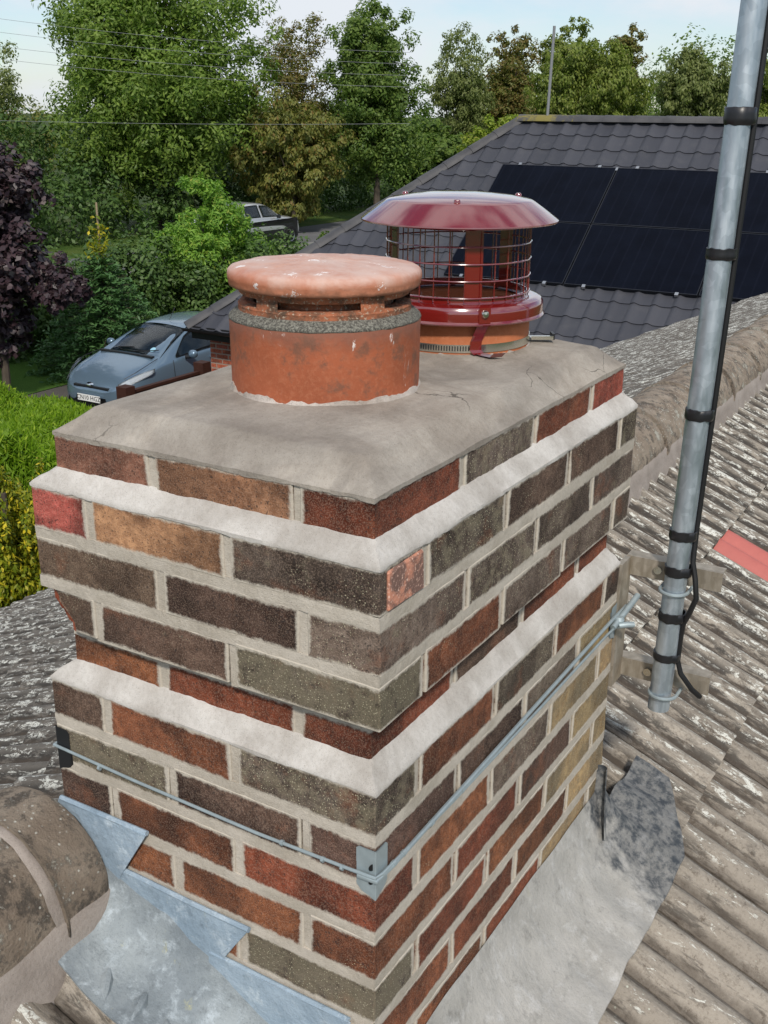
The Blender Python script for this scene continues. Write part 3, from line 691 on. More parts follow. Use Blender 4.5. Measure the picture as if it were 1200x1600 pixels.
red_me = tile_mesh('roof_tile', seed=9); red_me.materials.append(M_REDT)
rest = MB(); nred = 0
for i, (_, d, t, m) in enumerate(vis):
    isred = t[0] == 1 and t[1] == 1 and abs(t[4] - 2.52) < .1
    if i < 296 or isred:
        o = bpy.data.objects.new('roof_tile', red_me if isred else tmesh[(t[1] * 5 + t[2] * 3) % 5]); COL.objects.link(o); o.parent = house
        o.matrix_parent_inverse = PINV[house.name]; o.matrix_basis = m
        if isred: o['label'] = 'new pinkish red roof tile among the grey ones'
    else:
        me = tmesh[(t[1] * 5 + t[2] * 3) % 5]; rest.add([m @ v.co for v in me.vertices], [tuple(p.vertices) for p in me.polygons])
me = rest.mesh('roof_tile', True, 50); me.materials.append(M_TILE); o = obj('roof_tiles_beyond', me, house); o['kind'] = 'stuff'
# boarding below the tiles, eaves, gutter, gable walls
dk = MB()
for s in (1, -1):
    e = RX + s * 4.0; zz = roof_z(e)
    dk.add([(RX, -2.9, RZ - .04), (RX, 10.0, RZ - .04), (e, 10.0, zz - .04), (e, -2.9, zz - .04), (RX, -2.9, RZ - .12), (RX, 10.0, RZ - .12), (e, 10.0, zz - .12), (e, -2.9, zz - .12)],
           [(0, 1, 2, 3), (7, 6, 5, 4), (3, 2, 6, 7), (0, 3, 7, 4), (1, 5, 6, 2)])
dk.build('roof_boarding', M_WOOD, house)
for s in (1, -1):
    e = RX + s * 4.03; zz = roof_z(e) - .03
    P = [[(e + s * (.0 + .055 * (1 - math.cos(a))), y, zz - .055 * math.sin(a)) for a in [math.pi * k / 8 for k in range(9)]] for y in (-2.9, 10.0)]
    MB().grid(P).build('gutter', M_BLACKG, house, True)
wl_ = MB(); wl_.box(RX - 3.7, RX + 3.7, -2.6, 9.75, GZ - .2, roof_z(RX - 3.7) - .16)
wl_.add([(RX - 3.7, 9.75, roof_z(RX - 3.7) - .16), (RX + 3.7, 9.75, roof_z(RX - 3.7) - .16), (RX, 9.75, RZ - .14), (RX - 3.7, 9.6, roof_z(RX - 3.7) - .16), (RX + 3.7, 9.6, roof_z(RX - 3.7) - .16), (RX, 9.6, RZ - .14)], [(0, 1, 2), (3, 5, 4), (0, 2, 5, 3), (1, 4, 5, 2)])
wl_.build('wall', M_COURSED, house)
# half-round ridge tiles with mortar bedding
def ridge_tile(y0_, y1_, seed, rad=.140, zc=RZ + .030):
    P = []; n = 18
    for i in range(11):
        f = i / 10; y = y0_ + (y1_ - y0_) * f; r = []
        for k in range(n + 1):
            a = math.radians(-4 + 188 * k / n); rr = rad + .0025 * nz(math.cos(a) * 4, y * 14, seed) + (.006 if i in (0,) else 0) - (.004 if i == 10 else 0)
            r.append((RX + rr * math.cos(a) * 1.0, y, zc + rr * math.sin(a)))
        P.append(r)
    P.insert(0, [(RX + (x - RX) * .88, y, zc + (z - zc) * .88) for (x, y, z) in P[0]]); P.append([(RX + (x - RX) * .88, y, zc + (z - zc) * .88) for (x, y, z) in P[-1]])
    return MB().grid(P).build('ridge_tile', M_RIDGE, house, True, 50)
spans = []
y = -.012
spans.append((-.105, -.012)); y = -.117
while y > -2.8: spans.append((y - .445, y)); y -= .457
y = .895
while y < 9.9: spans.append((y, y + .445)); y += .457
for i, (a, b) in enumerate(spans):
    ridge_tile(a, b, i * 2.3)
for j_ in [-.111]:
    P = []
    for i in range(5):
        P.append([(RX + (.1385 + .005 * nz(k * .9, j_ * 9, i)) * math.cos(math.radians(3 + 174 * k / 20)), j_ + (-.010, -.006, 0, .006, .010)[i] + .008 * nz(k * .45, j_ * 5, 2), RZ + .030 + (.1385 + (.0, .003, .0045, .003, 0)[i] + .0035 * nz(k * .7, j_ * 9, i)) * math.sin(math.radians(3 + 174 * k / 20))) for k in range(21)])
    MB().grid(P).build('ridge_joint', M_BEDM, house, True, 60)
for s in (1, -1):
    for (a, b) in ((-2.8, -.012), (.89, 9.95)):
        P = []; n = int((b - a) / .03)
        for i in range(n + 1):
            y = a + (b - a) * i / n; k1 = .010 * nz(y * 7, s, 1) + .004 * nz(y * 34, s, 1); k2 = .014 * nz(y * 6, s, 5) + .008 * abs(nz(y * 38, s, 6))
            P.append([(RX + s * q_, y, RZ + z_) for q_, z_ in ((.130, .050 + k1), (.1405, .042 + k1), (.1430 + k1 * .1, .004 + k1 * .5), (.1480 + k2 * .3, -.014), (.1530 + k2 * .5, -.034 + k1 * .4), (.156 + k2 * .5, -.10))])
        MB().grid(P).build('bedding_mortar', M_BEDM, house, True, 60)

# ================================================================== LEAD
flash = thing('lead_flashing', 'blue-white oxidised stepped lead flashing dressed up the left brick face of the chimney', 'flashing', (-.3, -.05, -.5))
def leadplate(name, poly, y=-.0032, th=.0022, mat=M_LEADB, parent=flash):
    # thin dressed sheet on the front face: polygon in x,z, triangulated fan with slight buckling, rolled top edge
    bm = bmesh.new(); vs = [bm.verts.new((x, y, z)) for x, z in poly]; f = bm.faces.new(vs)
    bmesh.ops.triangulate(bm, faces=[f]); bmesh.ops.subdivide_edges(bm, edges=bm.edges[:], cuts=3, use_grid_fill=True)
    for v in bm.verts: v.co.y -= .0055 * (.5 + nz(v.co.x * 16, v.co.z * 16, 3)); v.co.x += .0015 * nz(v.co.x * 60, v.co.z * 60, 1); v.co.z += .0015 * nz(v.co.x * 50, v.co.z * 60, 8)
    r = bmesh.ops.extrude_face_region(bm, geom=bm.faces[:]); 
    for v in [g for g in r['geom'] if isinstance(g, bmesh.types.BMVert)]: v.co.y += th
    bmesh.ops.recalc_face_normals(bm, faces=bm.faces[:])
    me = bpy.data.meshes.new(name); bm.to_mesh(me); bm.free(); me.materials.append(mat)
    me.polygons.foreach_set('use_smooth', [True] * len(me.polygons)); me.set_sharp_from_angle(angle=math.radians(35)); return obj(name, me, parent)
def fold(pts, r=.0042, mat=M_LEADB, parent=flash): MB().tube([(x, -.0045 - r * .4, z) for x, z in pts], r, 8).build('turned_edge', mat, parent, True)
steps = [[(-.563, -.205), (-.520, -.203), (-.508, -.262), (-.512, -.300), (-.575, -.330), (-.600, -.270)],
         [(-.522, -.205), (-.382, -.203), (-.442, -.300), (-.470, -.345), (-.512, -.335)],
         [(-.447, -.288), (-.200, -.292), (-.262, -.368), (-.300, -.440), (-.452, -.420), (-.475, -.36)],
         [(-.275, -.364), (-.030, -.367), (-.030, -.372), (-.070, -.44), (-.110, -.52), (-.285, -.49)],
         [(-.095, -.439), (.004, -.440), (.004, -.62), (-.11, -.60)]]
for i, p in enumerate(steps): leadplate('step_piece', p, -.0032 - .0022 * (i % 2) - .001 * i)
fold([(-.560, -.205), (-.384, -.2025)]); fold([(-.445, -.289), (-.30, -.2925), (-.201, -.2925)]); fold([(-.272, -.366), (-.15, -.3675), (-.034, -.3670)]); fold([(-.093, -.441), (.003, -.441)])
# apron over the tiles on both visible sides, one dressed sheet each
def lead_h(x, y):
    base = roof_z(x) + .064 + .009 * (0.5 - .5 * math.cos(2 * math.pi * (y - .627) / (TW / 2))) * min(1, max(0, (x + .05) / .12))
    return base + .006 * nz(x * 9, y * 9, 2) + .003 * nz(x * 30, y * 30, 5)
P = []
for i in range(61):
    x = -.57 + .745 * i / 60; r = []
    for k, f in enumerate((0, .03, .07, .12, .2, .3, .42, .55, .7, .85, 1.0)):
        ed = -.135 + .008 * nz(x * 12, 3, 4) + .03 * max(0, -x - .44) ; y = -.0055 + (ed + .0055) * f
        up = math.exp(-((y + .0055) / -.016) ** 1.0) if y < -.0055 else 1
        z = lead_h(x, y) + (.085 * up if x < .01 else .085 * up * max(0, 1 - x / .03))
        if x < -.45: z = max(z, RZ + .030 + math.sqrt(max(0, .150 ** 2 - min(.150, abs(x - RX)) ** 2)) * .98) if False else z
        r.append((x, y, z))
    P.append(r)
P2 = [[(x, y, z - .004) for x, y, z in r] for r in P]
MB().grid(P).grid([[p[-1] for p in P], [p[-1] for p in P2]]).grid([P[-1], P2[-1]]).build('apron', M_LEADT, flash, True, 60)
for (xa, ya, xb, yb, w) in ((-.405, -.085, -.375, -.125, .010), (-.345, -.072, -.330, -.120, .011), (-.300, -.080, -.262, -.118, .009), (-.245, -.105, -.243, -.130, .008)):
    q = [Vector((xa + (xb - xa) * t, ya + (yb - ya) * t, 0)) for t in (0, .33, .66, 1)]
    for v in q: v.z = lead_h(v.x, v.y) - .0030
    MB().tube(q, [w * .5, w, w * .8, w * .25], 8).build('solder_scar', M_LEADT, flash, True)
side = thing('lead_flashing', 'broad weathered grey lead skirt sweeping from the right brick face onto the tiles', 'flashing', (.1, .5, -.6))
P = []
for j in range(101):
    y = -.136 + (1.10 + .136) * j / 100; r = []
    we = .172 + .006 * nz(y * 9, 1, 1); we = we if y < .93 else we * (1 - .0 * (y - .93)) - max(0, y - .93) * .52
    for k, f in enumerate((0, .015, .04, .08, .14, .22, .32, .44, .58, .72, .86, 1.0)):
        xx = .0042 + (we - .0042) * f
        wall = 1. if y < .87 else max(0., 1 - (y - .87) / .05)
        z = roof_z(xx) + .060 + wall * .100 * math.exp(-(xx - .0042) / .048) * (1 - f * .4) + .010 * nz(xx * 8, y * 7, 2) + .0045 * nz(xx * 30, y * 24, 7) * f
        z += .008 * (0.5 - .5 * math.cos(2 * math.pi * (y - .627) / (TW / 2))) * f + (.030 * min(1, (y - .85) / .05) if y > .85 else 0)
        if y > .80: z += .010 * math.sin((y - .80) * 46) * math.exp(-((xx - .03) / .05) ** 2) * min(1, (y - .8) * 8)
        if y < -.004: z = min(z, lead_h(xx, y) + .004 + .07 * math.exp(-xx / .02) * math.exp(y / .02))
        r.append((xx + (.0035 * nz(y * 14, 2, 2) if f > .1 else 0), y, z + .006 * f))
    P.append(r)
P2 = [[(x, y, z - .0035) for x, y, z in r] for r in P]
g = MB().grid(P).grid([[p[-1] for p in P], [p[-1] for p in P2]]).grid([P[-1], P2[-1]])
g.build('skirt_sheet', M_LEADG, side, True, 60)
# upper lip on the brick face and the curled end by the far corner
P = [[(.0035, y, -.600), (.0046, y, -.545), (.0050 + .001 * nz(y * 12, 1), y, -.5135 + .004 * nz(y * 5, 2)), (.0030, y, -.5105 + .004 * nz(y * 5, 2)), (.0018, y, -.5125)] for y in [-.004 + .862 * k / 40 for k in range(41)]]
MB().grid(P).build('upper_lip', M_LEADG, side, True, 60)
P = []
for i in range(13):
    f = i / 12; z = -.425 - .125 * f; r = []
    for k in range(9):
        a = math.radians(-20 + 215 * k / 8); rad = .012 + .014 * f * f; r.append((.012 + .012 * f * f + rad * math.cos(a), .838 - .05 * f * f + rad * math.sin(a) * .8, z - .012 * f * math.sin(a)))
    P.append(r)
MB().grid(P).build('curled_end', M_LEADG, side, True, 60)

# ================================================================== LASHING KIT ROUND THE STACK
kit = thing('lashing_wire', 'galvanised lashing wire stretched round the chimney shaft over zinc corner plates', 'wire', (0, 0, -.12))
def cplate(x, y, sx, sy, mat, w=.027):
    # angle plate folded over the corner; sx, sy point outwards
    g = MB(); t = .0016; zt, zb = -.082, -.152
    prof = [(-w, 0), (-w * .4, .0), (0, 0)]
    P = []
    for (z, e) in ((zt, .82), (zt - .004, 1.), (zb + .012, 1.), (zb + .004, .72), (zb, .25)):
        P.append([(x - sx * w * e, y + sy * t, z), (x + sx * t * .4, y + sy * t, z - (.004 if z < -.13 else 0)), (x + sx * t, y + sy * t * .4, z - (.004 if z < -.13 else 0)), (x + sx * t, y - sy * w * e, z)])
    g.grid(P); g.grid([[(px - sx * .0014, py - sy * .0014, pz) for px, py, pz in r] for r in P])
    return g.build('corner_plate', mat, kit, True, 30)
p1 = cplate(SH[1], SH[2], 1, -1, M_ZINC); cplate(SH[0], SH[2], -1, -1, M_DARK); cplate(SH[1], SH[3], 1, 1, M_ZINC); cplate(SH[0], SH[3], -1, 1, M_ZINC)
for z in (-.106, -.127):
    MB().tube([(SH[1] - .005 + .001, SH[2] - .0022, z), (SH[1] - .005 + .0018, SH[2] - .0026, z)], .0048, 12).build('hole', M_INK, p1)
def wire(pts, r, mat=M_ZINC): MB().tube(pts, r, 8).build('wire', mat, kit, True)
e = .0045
wire([(SH[0] - e, SH[3] + e, -.118), (SH[0] - e, SH[2] - e, -.114)], .0022)
wire([(SH[0] - e, SH[2] - e, -.114), (-.40, -.0075, -.117), (-.18, -.0075, -.1205), (-.03, -.0065, -.118), (SH[1] + .004, SH[2] - .0055, -.1175), (SH[1] + .0065, .010, -.1175)], .0024)
wire([(SH[1] + .0065, .006, -.1175), (.0095, .2, -.121), (.0105, .5, -.1215), (.012, .80, -.118), (.016, .853, -.116)], .0024)
wire([(-.02, -.0060, -.1225), (SH[1] + .005, SH[2] - .006, -.1220), (.0085, .03, -.121), (.0095, .25, -.115), (.009, .55, -.108), (.010, .82, -.100), (.012, .9, -.098)], .0034)
wire([(SH[0] - e, SH[3] + e, -.112), (SH[1] + e, SH[3] + e, -.105), (.012, .878, -.10)], .0022)
for (yy) in (.03, .055, .13, .22): MB().tube([(.0095, yy, -.1185), (.0095, yy + .006, -.1185)], .0042, 8).build('crimp', M_ZINC, kit, True)
for xx in (-.075, -.045, -.14, -.47): MB().tube([(xx, -.0072, -.1195), (xx + .004, -.0072, -.1195)], .0040, 8).build('crimp', M_ZINC, kit, True)
eb = MB().tube([(.014, .825, -.113), (.020, .865, -.098), (.028, .915, -.078)], .0058, 10).build('eye_bolt', M_ZINC, kit, True)
MB().lathe([(.0, .007), (.008, .007), (.011, 0), (.008, -.007), (0, -.007)], (.0165, .848, -.105), 12).build('nut', M_ZINC, eb, True)
MB().tube([(.016, .846, -.120), (.022, .842, -.113), (.033, .850, -.112), (.043, .858, -.113)], [.004, .0062, .006, .0055], 10).build('hook', M_ZINC, eb, True)

# ================================================================== AERIAL MAST
brk = thing('mast_bracket', 'weathered steel bracket with two arms fixed at the far right corner of the chimney', 'bracket', (.08, .93, -.13))
MB().box(-.004, .0065, .8705, .9245, -.262, -.004).build('wall_plate', M_OLDST, brk)
for (z, h) in ((-.022, .019), (-.238, .019)):
    m = Matrix.Translation((0, .921, z)) @ Matrix.Rotation(math.radians(2.0), 4, 'Z')
    g = MB().box(-.002, .178, 0, .004, -h, h, T=m).box(-.002, .178, .0035, .030, h - .004, h, T=m)
    arm = g.build('arm', M_OLDST, brk)
    MB().tube([(.06, .9195, z + .002), (.06, .9165, z + .002)], .008, 8).build('bolt', M_STEEL, arm)
    P = [(.078, .945, z - .016)] + [(.101 + .0255 * math.cos(math.radians(a)), .8945 + .0255 * math.sin(math.radians(a)), z - .020) for a in range(180, 361, 15)] + [(.1265, .948, z - .018)]
    MB().tube(P, .0034, 8).build('u_bolt', M_ZINC, brk, True)
def pole_xy(z): t = (z + .29) / 1.24; return Vector((.0955 + .029 * t, .895, z))
mast = thing('aerial_mast', 'tall galvanised steel aerial pole with bands of black tape beside the chimney', 'pole', (.0955, .895, -.29))
g = MB(); P = []
for z in (-.292, -.25, .2, .7, 1.4, 2.4):
    c = pole_xy(z); P.append([(c.x + .0205 * math.cos(2 * math.pi * k / 40), c.y + .0205 * math.sin(2 * math.pi * k / 40), z) for k in range(40)])
P.insert(0, [(pole_xy(-.27).x + .0185 * math.cos(2 * math.pi * k / 40), .895 + .0185 * math.sin(2 * math.pi * k / 40), -.27) for k in range(40)]); P.insert(1, [(pole_xy(-.292).x + .0185 * math.cos(2 * math.pi * k / 40), .895 + .0185 * math.sin(2 * math.pi * k / 40), -.292) for k in range(40)])
g.grid(P, False, True).build('pole_tube', M_GALV, mast, True, 40)
def zat(v): 
    lo, hi = -.3, 1.2
    for _ in range(40):
        m_ = (lo + hi) / 2
        if pix(pole_xy(m_))[1] > v: lo = m_
        else: hi = m_
    return lo
for (v, h, tails) in ((181, 24, 1), (396, 17, 1), (646, 18, 0), (834, 17, 0), (890, 17, 1), (961, 17, 0), (1023, 15, 1)):
    z = zat(v); hh = h / 1000 * .56; c = pole_xy(z); P = []
    for (dz, rr) in ((-hh, .0212), (-hh * .9, .0226), (-hh * .3, .0236), (hh * .2, .0228), (hh * .9, .0230), (hh, .0212)):
        P.append([(c.x + (rr + (.006 if -1.2 < (2 * math.pi * k / 40 - 2 * math.pi) < 0 and False else 0)) * math.cos(2 * math.pi * k / 40) + (.004 if math.cos(2 * math.pi * k / 40 - .35) > .6 else 0), c.y + rr * math.sin(2 * math.pi * k / 40), z + dz + .0022 * nz(k * .35, v, dz * 90)) for k in range(40)])
    MB().grid(P, False, True).build('tape_band', M_TAPE, mast, True, 60)
cp = [pole_xy(z) + Vector((.0225, .0105, 0)) for z in (2.4, 1.6, 1.0, .8, .6, .45, .3, .15, .08)]
cp += [pole_xy(.02) + Vector((.026, .002, 0)), pole_xy(-.01) + Vector((.036, -.004, 0)), pole_xy(-.045) + Vector((.044, -.010, 0)), pole_xy(-.075) + Vector((.036, -.010, 0)), pole_xy(-.105) + Vector((.025, .0, 0)), pole_xy(-.14) + Vector((.0225, .004, 0)), pole_xy(-.185) + Vector((.0225, .006, 0)), pole_xy(-.21) + Vector((.032, .004, 0)), pole_xy(-.24) + Vector((.055, .010, 0)), pole_xy(-.262) + Vector((.068, .03, 0))]
cab = MB().tube(cp, .0052, 8).build('aerial_cable', M_CABLE, None, True); tag(cab, 'thin black coaxial cable taped down the right side of the steel pole', 'cable')
cab2 = MB().tube([p + Vector((-.006, .008, 0)) for p in cp[:9]], .0045, 8).build('aerial_cable', M_CABLE, None, True); tag(cab2, 'second black cable tucked behind the first on the steel pole', 'cable')

# ================================================================== NEIGHBOUR'S BUNGALOW WITH SOLAR PANELS
NB = Matrix.Translation((-6.5636, 14.2147, .0701)) @ Matrix.Rotation(.0248, 4, 'Z'); PH = .63975; CP, SP = math.cos(PH), math.sin(PH)
nb = thing('bungalow', 'neighbouring bungalow with dark grey pantiled hipped roof and red brick wall', 'house', (-4, 13, GZ))
NI = PINV[nb.name]
def RF(X, s, h=0.): return NB @ Vector((X, -s * CP - h * -SP * -1 * 1.0 if False else -s * CP - h * SP * 1.0, -s * SP + h * CP))
SR, SE = -1.09, 3.72; XH0, XH1 = -.145, -3.62; XE = 7.5      # ridge and eave along the slope; hip corner; right end
def hipx(s): return XH0 + (XH1 - XH0) * (s - SR) / (SE - SR)
PW_, PG = .262, .322; nrows = int((SE - SR) / PG) + 1
def pan_mesh(seed):
    g = MB(); n = 9; P = []; L = PG + .07
    for f in (0, .5, 1):
        r = []
        for i in range(n):
            t = i / (n - 1); z = .030 * (math.sin(math.pi * min(1, t / .45)) ** 1.2 if t < .45 else -.12 * math.sin(math.pi * (t - .45) / .55)); r.append(((t - .5) * PW_, L * f, z + .012))
        P.append(r)
    g.grid(P); last = P[-1]; g.grid([last, [(x, y - .002, z - .018) for x, y, z in last]])
    e = [r[0] for r in P]; g.grid([e, [(x, y, z - .016) for x, y, z in e]]); return g.mesh('roof_tile', True, 50)
pm = [pan_mesh(i) for i in range(2)]
for me in pm: me.materials.append(M_SLATE)
cand = []
for r in range(nrows + 1):
    s0 = SE - .02 - PG * r - PG
    if s0 < SR - .12: break
    for c in range(-2, 46):
        X = XH1 + PW_ * (c + .5)
        if X > XE: continue
        if X + PW_ / 2 < hipx(s0 + PG) : continue
        base = RF(X, s0, -.070); ex = (NB.to_3x3() @ Vector((1, 0, 0))); ed = (NB.to_3x3() @ Vector((0, -CP, -SP))); nn = (NB.to_3x3() @ Vector((0, -SP, CP)))
        lift = ed * math.cos(-.045) + nn * math.sin(.045); n2 = ex.cross(lift) * -1
        if n2.dot(nn) < 0: n2 = -n2
        m = Matrix.Identity(4)
        for i in range(3): m[i][0] = ex[i]; m[i][1] = lift[i]; m[i][2] = n2[i]; m[i][3] = base[i] - .0 
        p = m @ Vector((0, .2, .02)); u, v, d = pix(p); cut = X - PW_ / 2 < hipx(s0) + .02
        underp = (0 < X < 3 * 1.74 and 0 < s0 + .15 < 2.3)
        on = 250 < u < 1230 and 150 < v < 560 and not underp and not (360 < u < 660 and v > 400)
        cand.append((0 if on else 1, d, X, s0, m, cut))
cand.sort(key=lambda q: q[:2]); g2 = MB()
for i, (_, d, X, s0, m, cut) in enumerate(cand):
    me = pm[i % 2]
    if cut:
        bm = bmesh.new(); bm.from_mesh(me); bm.transform(m)
        a = RF(hipx(SR), SR); b = RF(hipx(SE), SE); up = NB.to_3x3() @ Vector((0, -SP, CP)); no = (b - a).cross(up).normalized()
        if no.x > 0: no = -no
        bmesh.ops.bisect_plane(bm, geom=bm.verts[:] + bm.edges[:] + bm.faces[:], plane_co=a, plane_no=no, clear_outer=True)
        if not bm.faces: bm.free(); continue
        me = bpy.data.meshes.new('roof_tile'); bm.to_mesh(me); bm.free(); me.materials.append(M_SLATE); mm = Matrix.Identity(4)
    else: mm = m
    if i < 297:
        o = bpy.data.objects.new('roof_tile', me); COL.objects.link(o); o.parent = nb; o.matrix_parent_inverse = NI; o.matrix_basis = mm
    else: g2.add([mm @ v.co for v in me.vertices], [tuple(p.vertices) for p in me.polygons])
me = g2.mesh('roof_tiles_beyond', True, 50); me.materials.append(M_SLATE); o = obj('roof_tiles_beyond', me, nb); o['kind'] = 'stuff'
# other slopes, soffit and walls
YR = -SR * CP; YE = -SE * CP; ZR = -SR * SP; ZE = -SE * SP; YB = 2 * YR - YE; LW = lambda x, y, z: NB @ Vector((x, y, z))
MB().add([LW(XH0, YR, ZR - .1), LW(XE, YR, ZR - .1), LW(XE, YB, ZE - .1), LW(XH1, YB, ZE - .1), LW(XH1, YE, ZE - .1), LW(XE, YE, ZE - .1)], [(0, 1, 2, 3), (0, 3, 4), (0, 4, 5, 1), (3, 2, 5, 4), (1, 5, 2)]).build('roof_underlay', M_SLATE, nb)
hp = []
def capline(a, b, n, rad=.105, L=None):
    a, b = Vector(a), Vector(b); t = (b - a); Lg = t.length; t.normalize(); sdv = t.cross(Vector((0, 0, 1))).normalized(); up = sdv.cross(t)
    for i in range(n):
        P = []
        for f, rr in ((0, rad - .004), (1, rad + .006)):
            c = a + t * (Lg * (i + f * 1.03) / n); P.append([c + sdv * rr * math.cos(math.radians(k * 18 - 4 + 0)) * 1.15 + up * (rr * math.sin(math.radians(k * 18 * 188 / 180 - 4)) * .8) for k in range(11)])
        P.append([q + (c_ - q) * .12 for q, c_ in zip(P[-1], [a + t * (Lg * (i + 1.03) / n)] * 11)])
        MB().grid(P).build('ridge_tile', M_HIP, nb, True, 50)
capline(RF(XE, SR, -.06), RF(XH0, SR, -.06), 17); capline(RF(XH0, SR, -.07), RF(XH1, SE, -.07), 13, .10)
WX0 = XH1 + .17; WY = YE + .33; wt = ZE - .10; wb = GZ - .0701
MB().box(WX0 + .02, XE - .3, WY + .015, YB - .33, wb, wt, T=NB).build('wall', M_COURSED, nb)
bw, bh, jj = .215, .065, .010; nbk = 0
grey = plain('pale_wall_mortar', (.34, .27, .22), .95, .1)
MB().box(WX0 + .004, WX0 + 2.4, WY + .006, WY + .05, wb, wt, T=NB).build('wall_mortar', grey, nb)
for r in range(15):
    z1 = wt - .002 - r * .075
    for c in range(10):
        xa = WX0 + c * .225 - (.1125 if r % 2 else 0); xb = xa + bw
        xa = max(xa, WX0); 
        m = Matrix.Translation((0, 0, 0)); me = brick_mesh(xa, xb, WY, WY + .1, z1 - bh, z1); me.transform(NB); me.materials.append(M_WALLB)
        o = obj('brick', me, nb); q = rnd.random(); o.color = ((.50, .115, .055, .0) if q < .75 else (.32, .07, .045, 0)); nbk += 1
# gutter
P = [[LW(x, YE - .0 - .055 * (1 - math.cos(a)), ZE - .045 - .060 * math.sin(a)) for a in [math.pi * k / 8 for k in range(9)]] for x in (XH1 + .02, XE)]
gt = MB().grid(P).build('gutter', M_BLACKG, nb, True)
MB().box(XH1 + .10, XE, YE + .005, YE + .03, ZE - .20, ZE - .03, T=NB).box(XH1 + .10, XE, YE + .005, WY + .02, ZE - .205, ZE - .19, T=NB).build('fascia', M_BLACKG, nb)
# vent hood tile
vx, vs_ = 2.15, 2.75
def hood(X, s):
    P = []
    for f, h in ((0, .0), (.5, .05), (1, .085)):
        P.append([RF(X + .085 * math.cos(math.pi * k / 10), s - .14 + .26 * f, -.03 + h * math.sin(math.pi * k / 10)) for k in range(11)])
    return MB().grid(P)
# solar panels: two rows of three
names_r = ('upper', 'lower'); cols_ = ('leftmost', 'middle', 'rightmost')
for r in range(2):
    for c in range(3):
        X0, s0 = 1.74 * c, 1.15 * r
        lab = {(0, 0): 'black solar panel at the top left corner of the array, near the hip', (0, 1): 'middle black solar panel of the upper row under the ridge', (0, 2): 'black solar panel of the upper row crossed by the aerial pole',
               (1, 0): 'black solar panel of the lower row directly behind the red chimney cowl', (1, 1): 'middle black solar panel of the lower row above the vent tile', (1, 2): 'black solar panel of the lower row right of the aerial pole'}[(r, c)]
        pnl = thing('solar_panel', lab, 'solar panel', tuple(RF(X0 + .86, s0 + .57, 0)), 'solar panels on the dark roof')
        def pb_(xa, xb, sa, sb, ha, hb, g=None):
            g = g or MB(); vs = [RF(x, s, h) for h in (ha, hb) for s in (sa, sb) for x in (xa, xb)]
            return g.add(vs, [(0, 2, 3, 1), (4, 5, 7, 6), (0, 1, 5, 4), (2, 6, 7, 3), (0, 4, 6, 2), (1, 3, 7, 5)])
        pb_(X0 + .010, X0 + 1.710, s0 + .010, s0 + 1.124, -.025, .006).build('cells', M_PANEL, pnl)
        g = MB()
        for (xa, xb, sa, sb) in ((X0, X0 + 1.720, s0, s0 + .0105), (X0, X0 + 1.720, s0 + 1.1235, s0 + 1.134), (X0, X0 + .0105, s0 + .0105, s0 + 1.1235), (X0 + 1.7095, X0 + 1.720, s0 + .0105, s0 + 1.1235)): pb_(xa, xb, sa, sb, -.028, .0085, g)
        g.build('frame', M_PFRAME, pnl)
        for xf in (.25, 1.45):
            for sf in ((-.035, .012) if r == 0 else (1.125, 1.172),): pb_(X0 + xf, X0 + xf + .045, s0 + sf[0], s0 + sf[1], -.02, .018).build('clamp', M_ALU, pnl)
        if r == 0: pb_(X0 + 1.715, X0 + 1.745, s0 + .0, s0 + .06, .0, .014).build('clamp', M_ALU, pnl)
hd = hood(1.42, 2.76).build('vent_hood', M_SLATE, nb, True)
for x_, s_ in ((1.05, 2.52), (2.45, 2.52)): pass
rod = MB().tube([RF(.30, SR, .0), RF(.30, SR, .0) + Vector((.03, 0, 1.25))], .022, 8).build('short_mast', M_WIRE, None, True); tag(rod, 'thin bare grey mast standing behind the far ridge beside yellow lichen', 'pole')

# ================================================================== GROUND, ROAD, GARDEN
def sheet(name, mat, x0, x1, y0, y1, z, sub=1, wob=0.):
    g = MB(); n = max(1, sub); P = []
    for i in range(n + 1):
        P.append([(x0 + (x1 - x0) * i / n + (wob * nz(j * .7, i, 1) if 0 == i or i == n else 0), y0 + (y1 - y0) * j / (n * 3), z) for j in range(n * 3 + 1)])
    o = g.grid(P).build(name, mat); o['kind'] = 'structure'; return o
sheet('ground', M_FIELD, -900, 900, -900, 900, GZ - .02)
sheet('road', M_ROAD, -29.7, -25.2, -80, 200, GZ - .004, 12, .12)
sheet('verge', M_GRASSB, -33.5, -29.75, -80, 200, GZ - .012, 12, .1)
sheet('roadside_grass', M_GRASSB, -25.15, -22.6, -80, 200, GZ - .008, 8, .1)
sheet('lawn', M_LAWN, -22.5, -15.55, 4, 24, GZ)
sheet('driveway', M_DRIVE, -15.5, -9.6, 8.5, 34, GZ + .004)
sheet('back_garden', M_LAWN, -15.6, -3, -8, 8.4, GZ - .004)
MB_k = MB()
for i in range(90): MB_k.box(-25.18, -25.06, -20 + i * .92, -20 + i * .92 + .90, GZ - .05, GZ + .10)
kb = MB_k.build('kerb', ground_mat('kerb_stone', (.25, .24, .23), (.33, .32, .30), 1, 60, .003)); kb['kind'] = 'structure'
# brown timber fence by the drive
fn = thing('garden_fence', 'low dark brown timber fence and posts in front of the parked blue car', 'fence', (-11.2, 12, GZ))
for y in (10.95, 12.75): MB().box(-11.32, -11.12, y - .10, y + .10, GZ, -3.20 + (.05 if y > 12 else 0)).build('post', M_FENCE, fn)
for i in range(15): MB().box(-11.235, -11.215, 11.07 + i * .137, 11.07 + i * .137 + .131, GZ + .05, -3.33).build('board', M_FENCE, fn)
MB().box(-11.26, -11.18, 11.05, 13.10, -3.33, -3.285).build('top_rail', M_FENCE, fn)

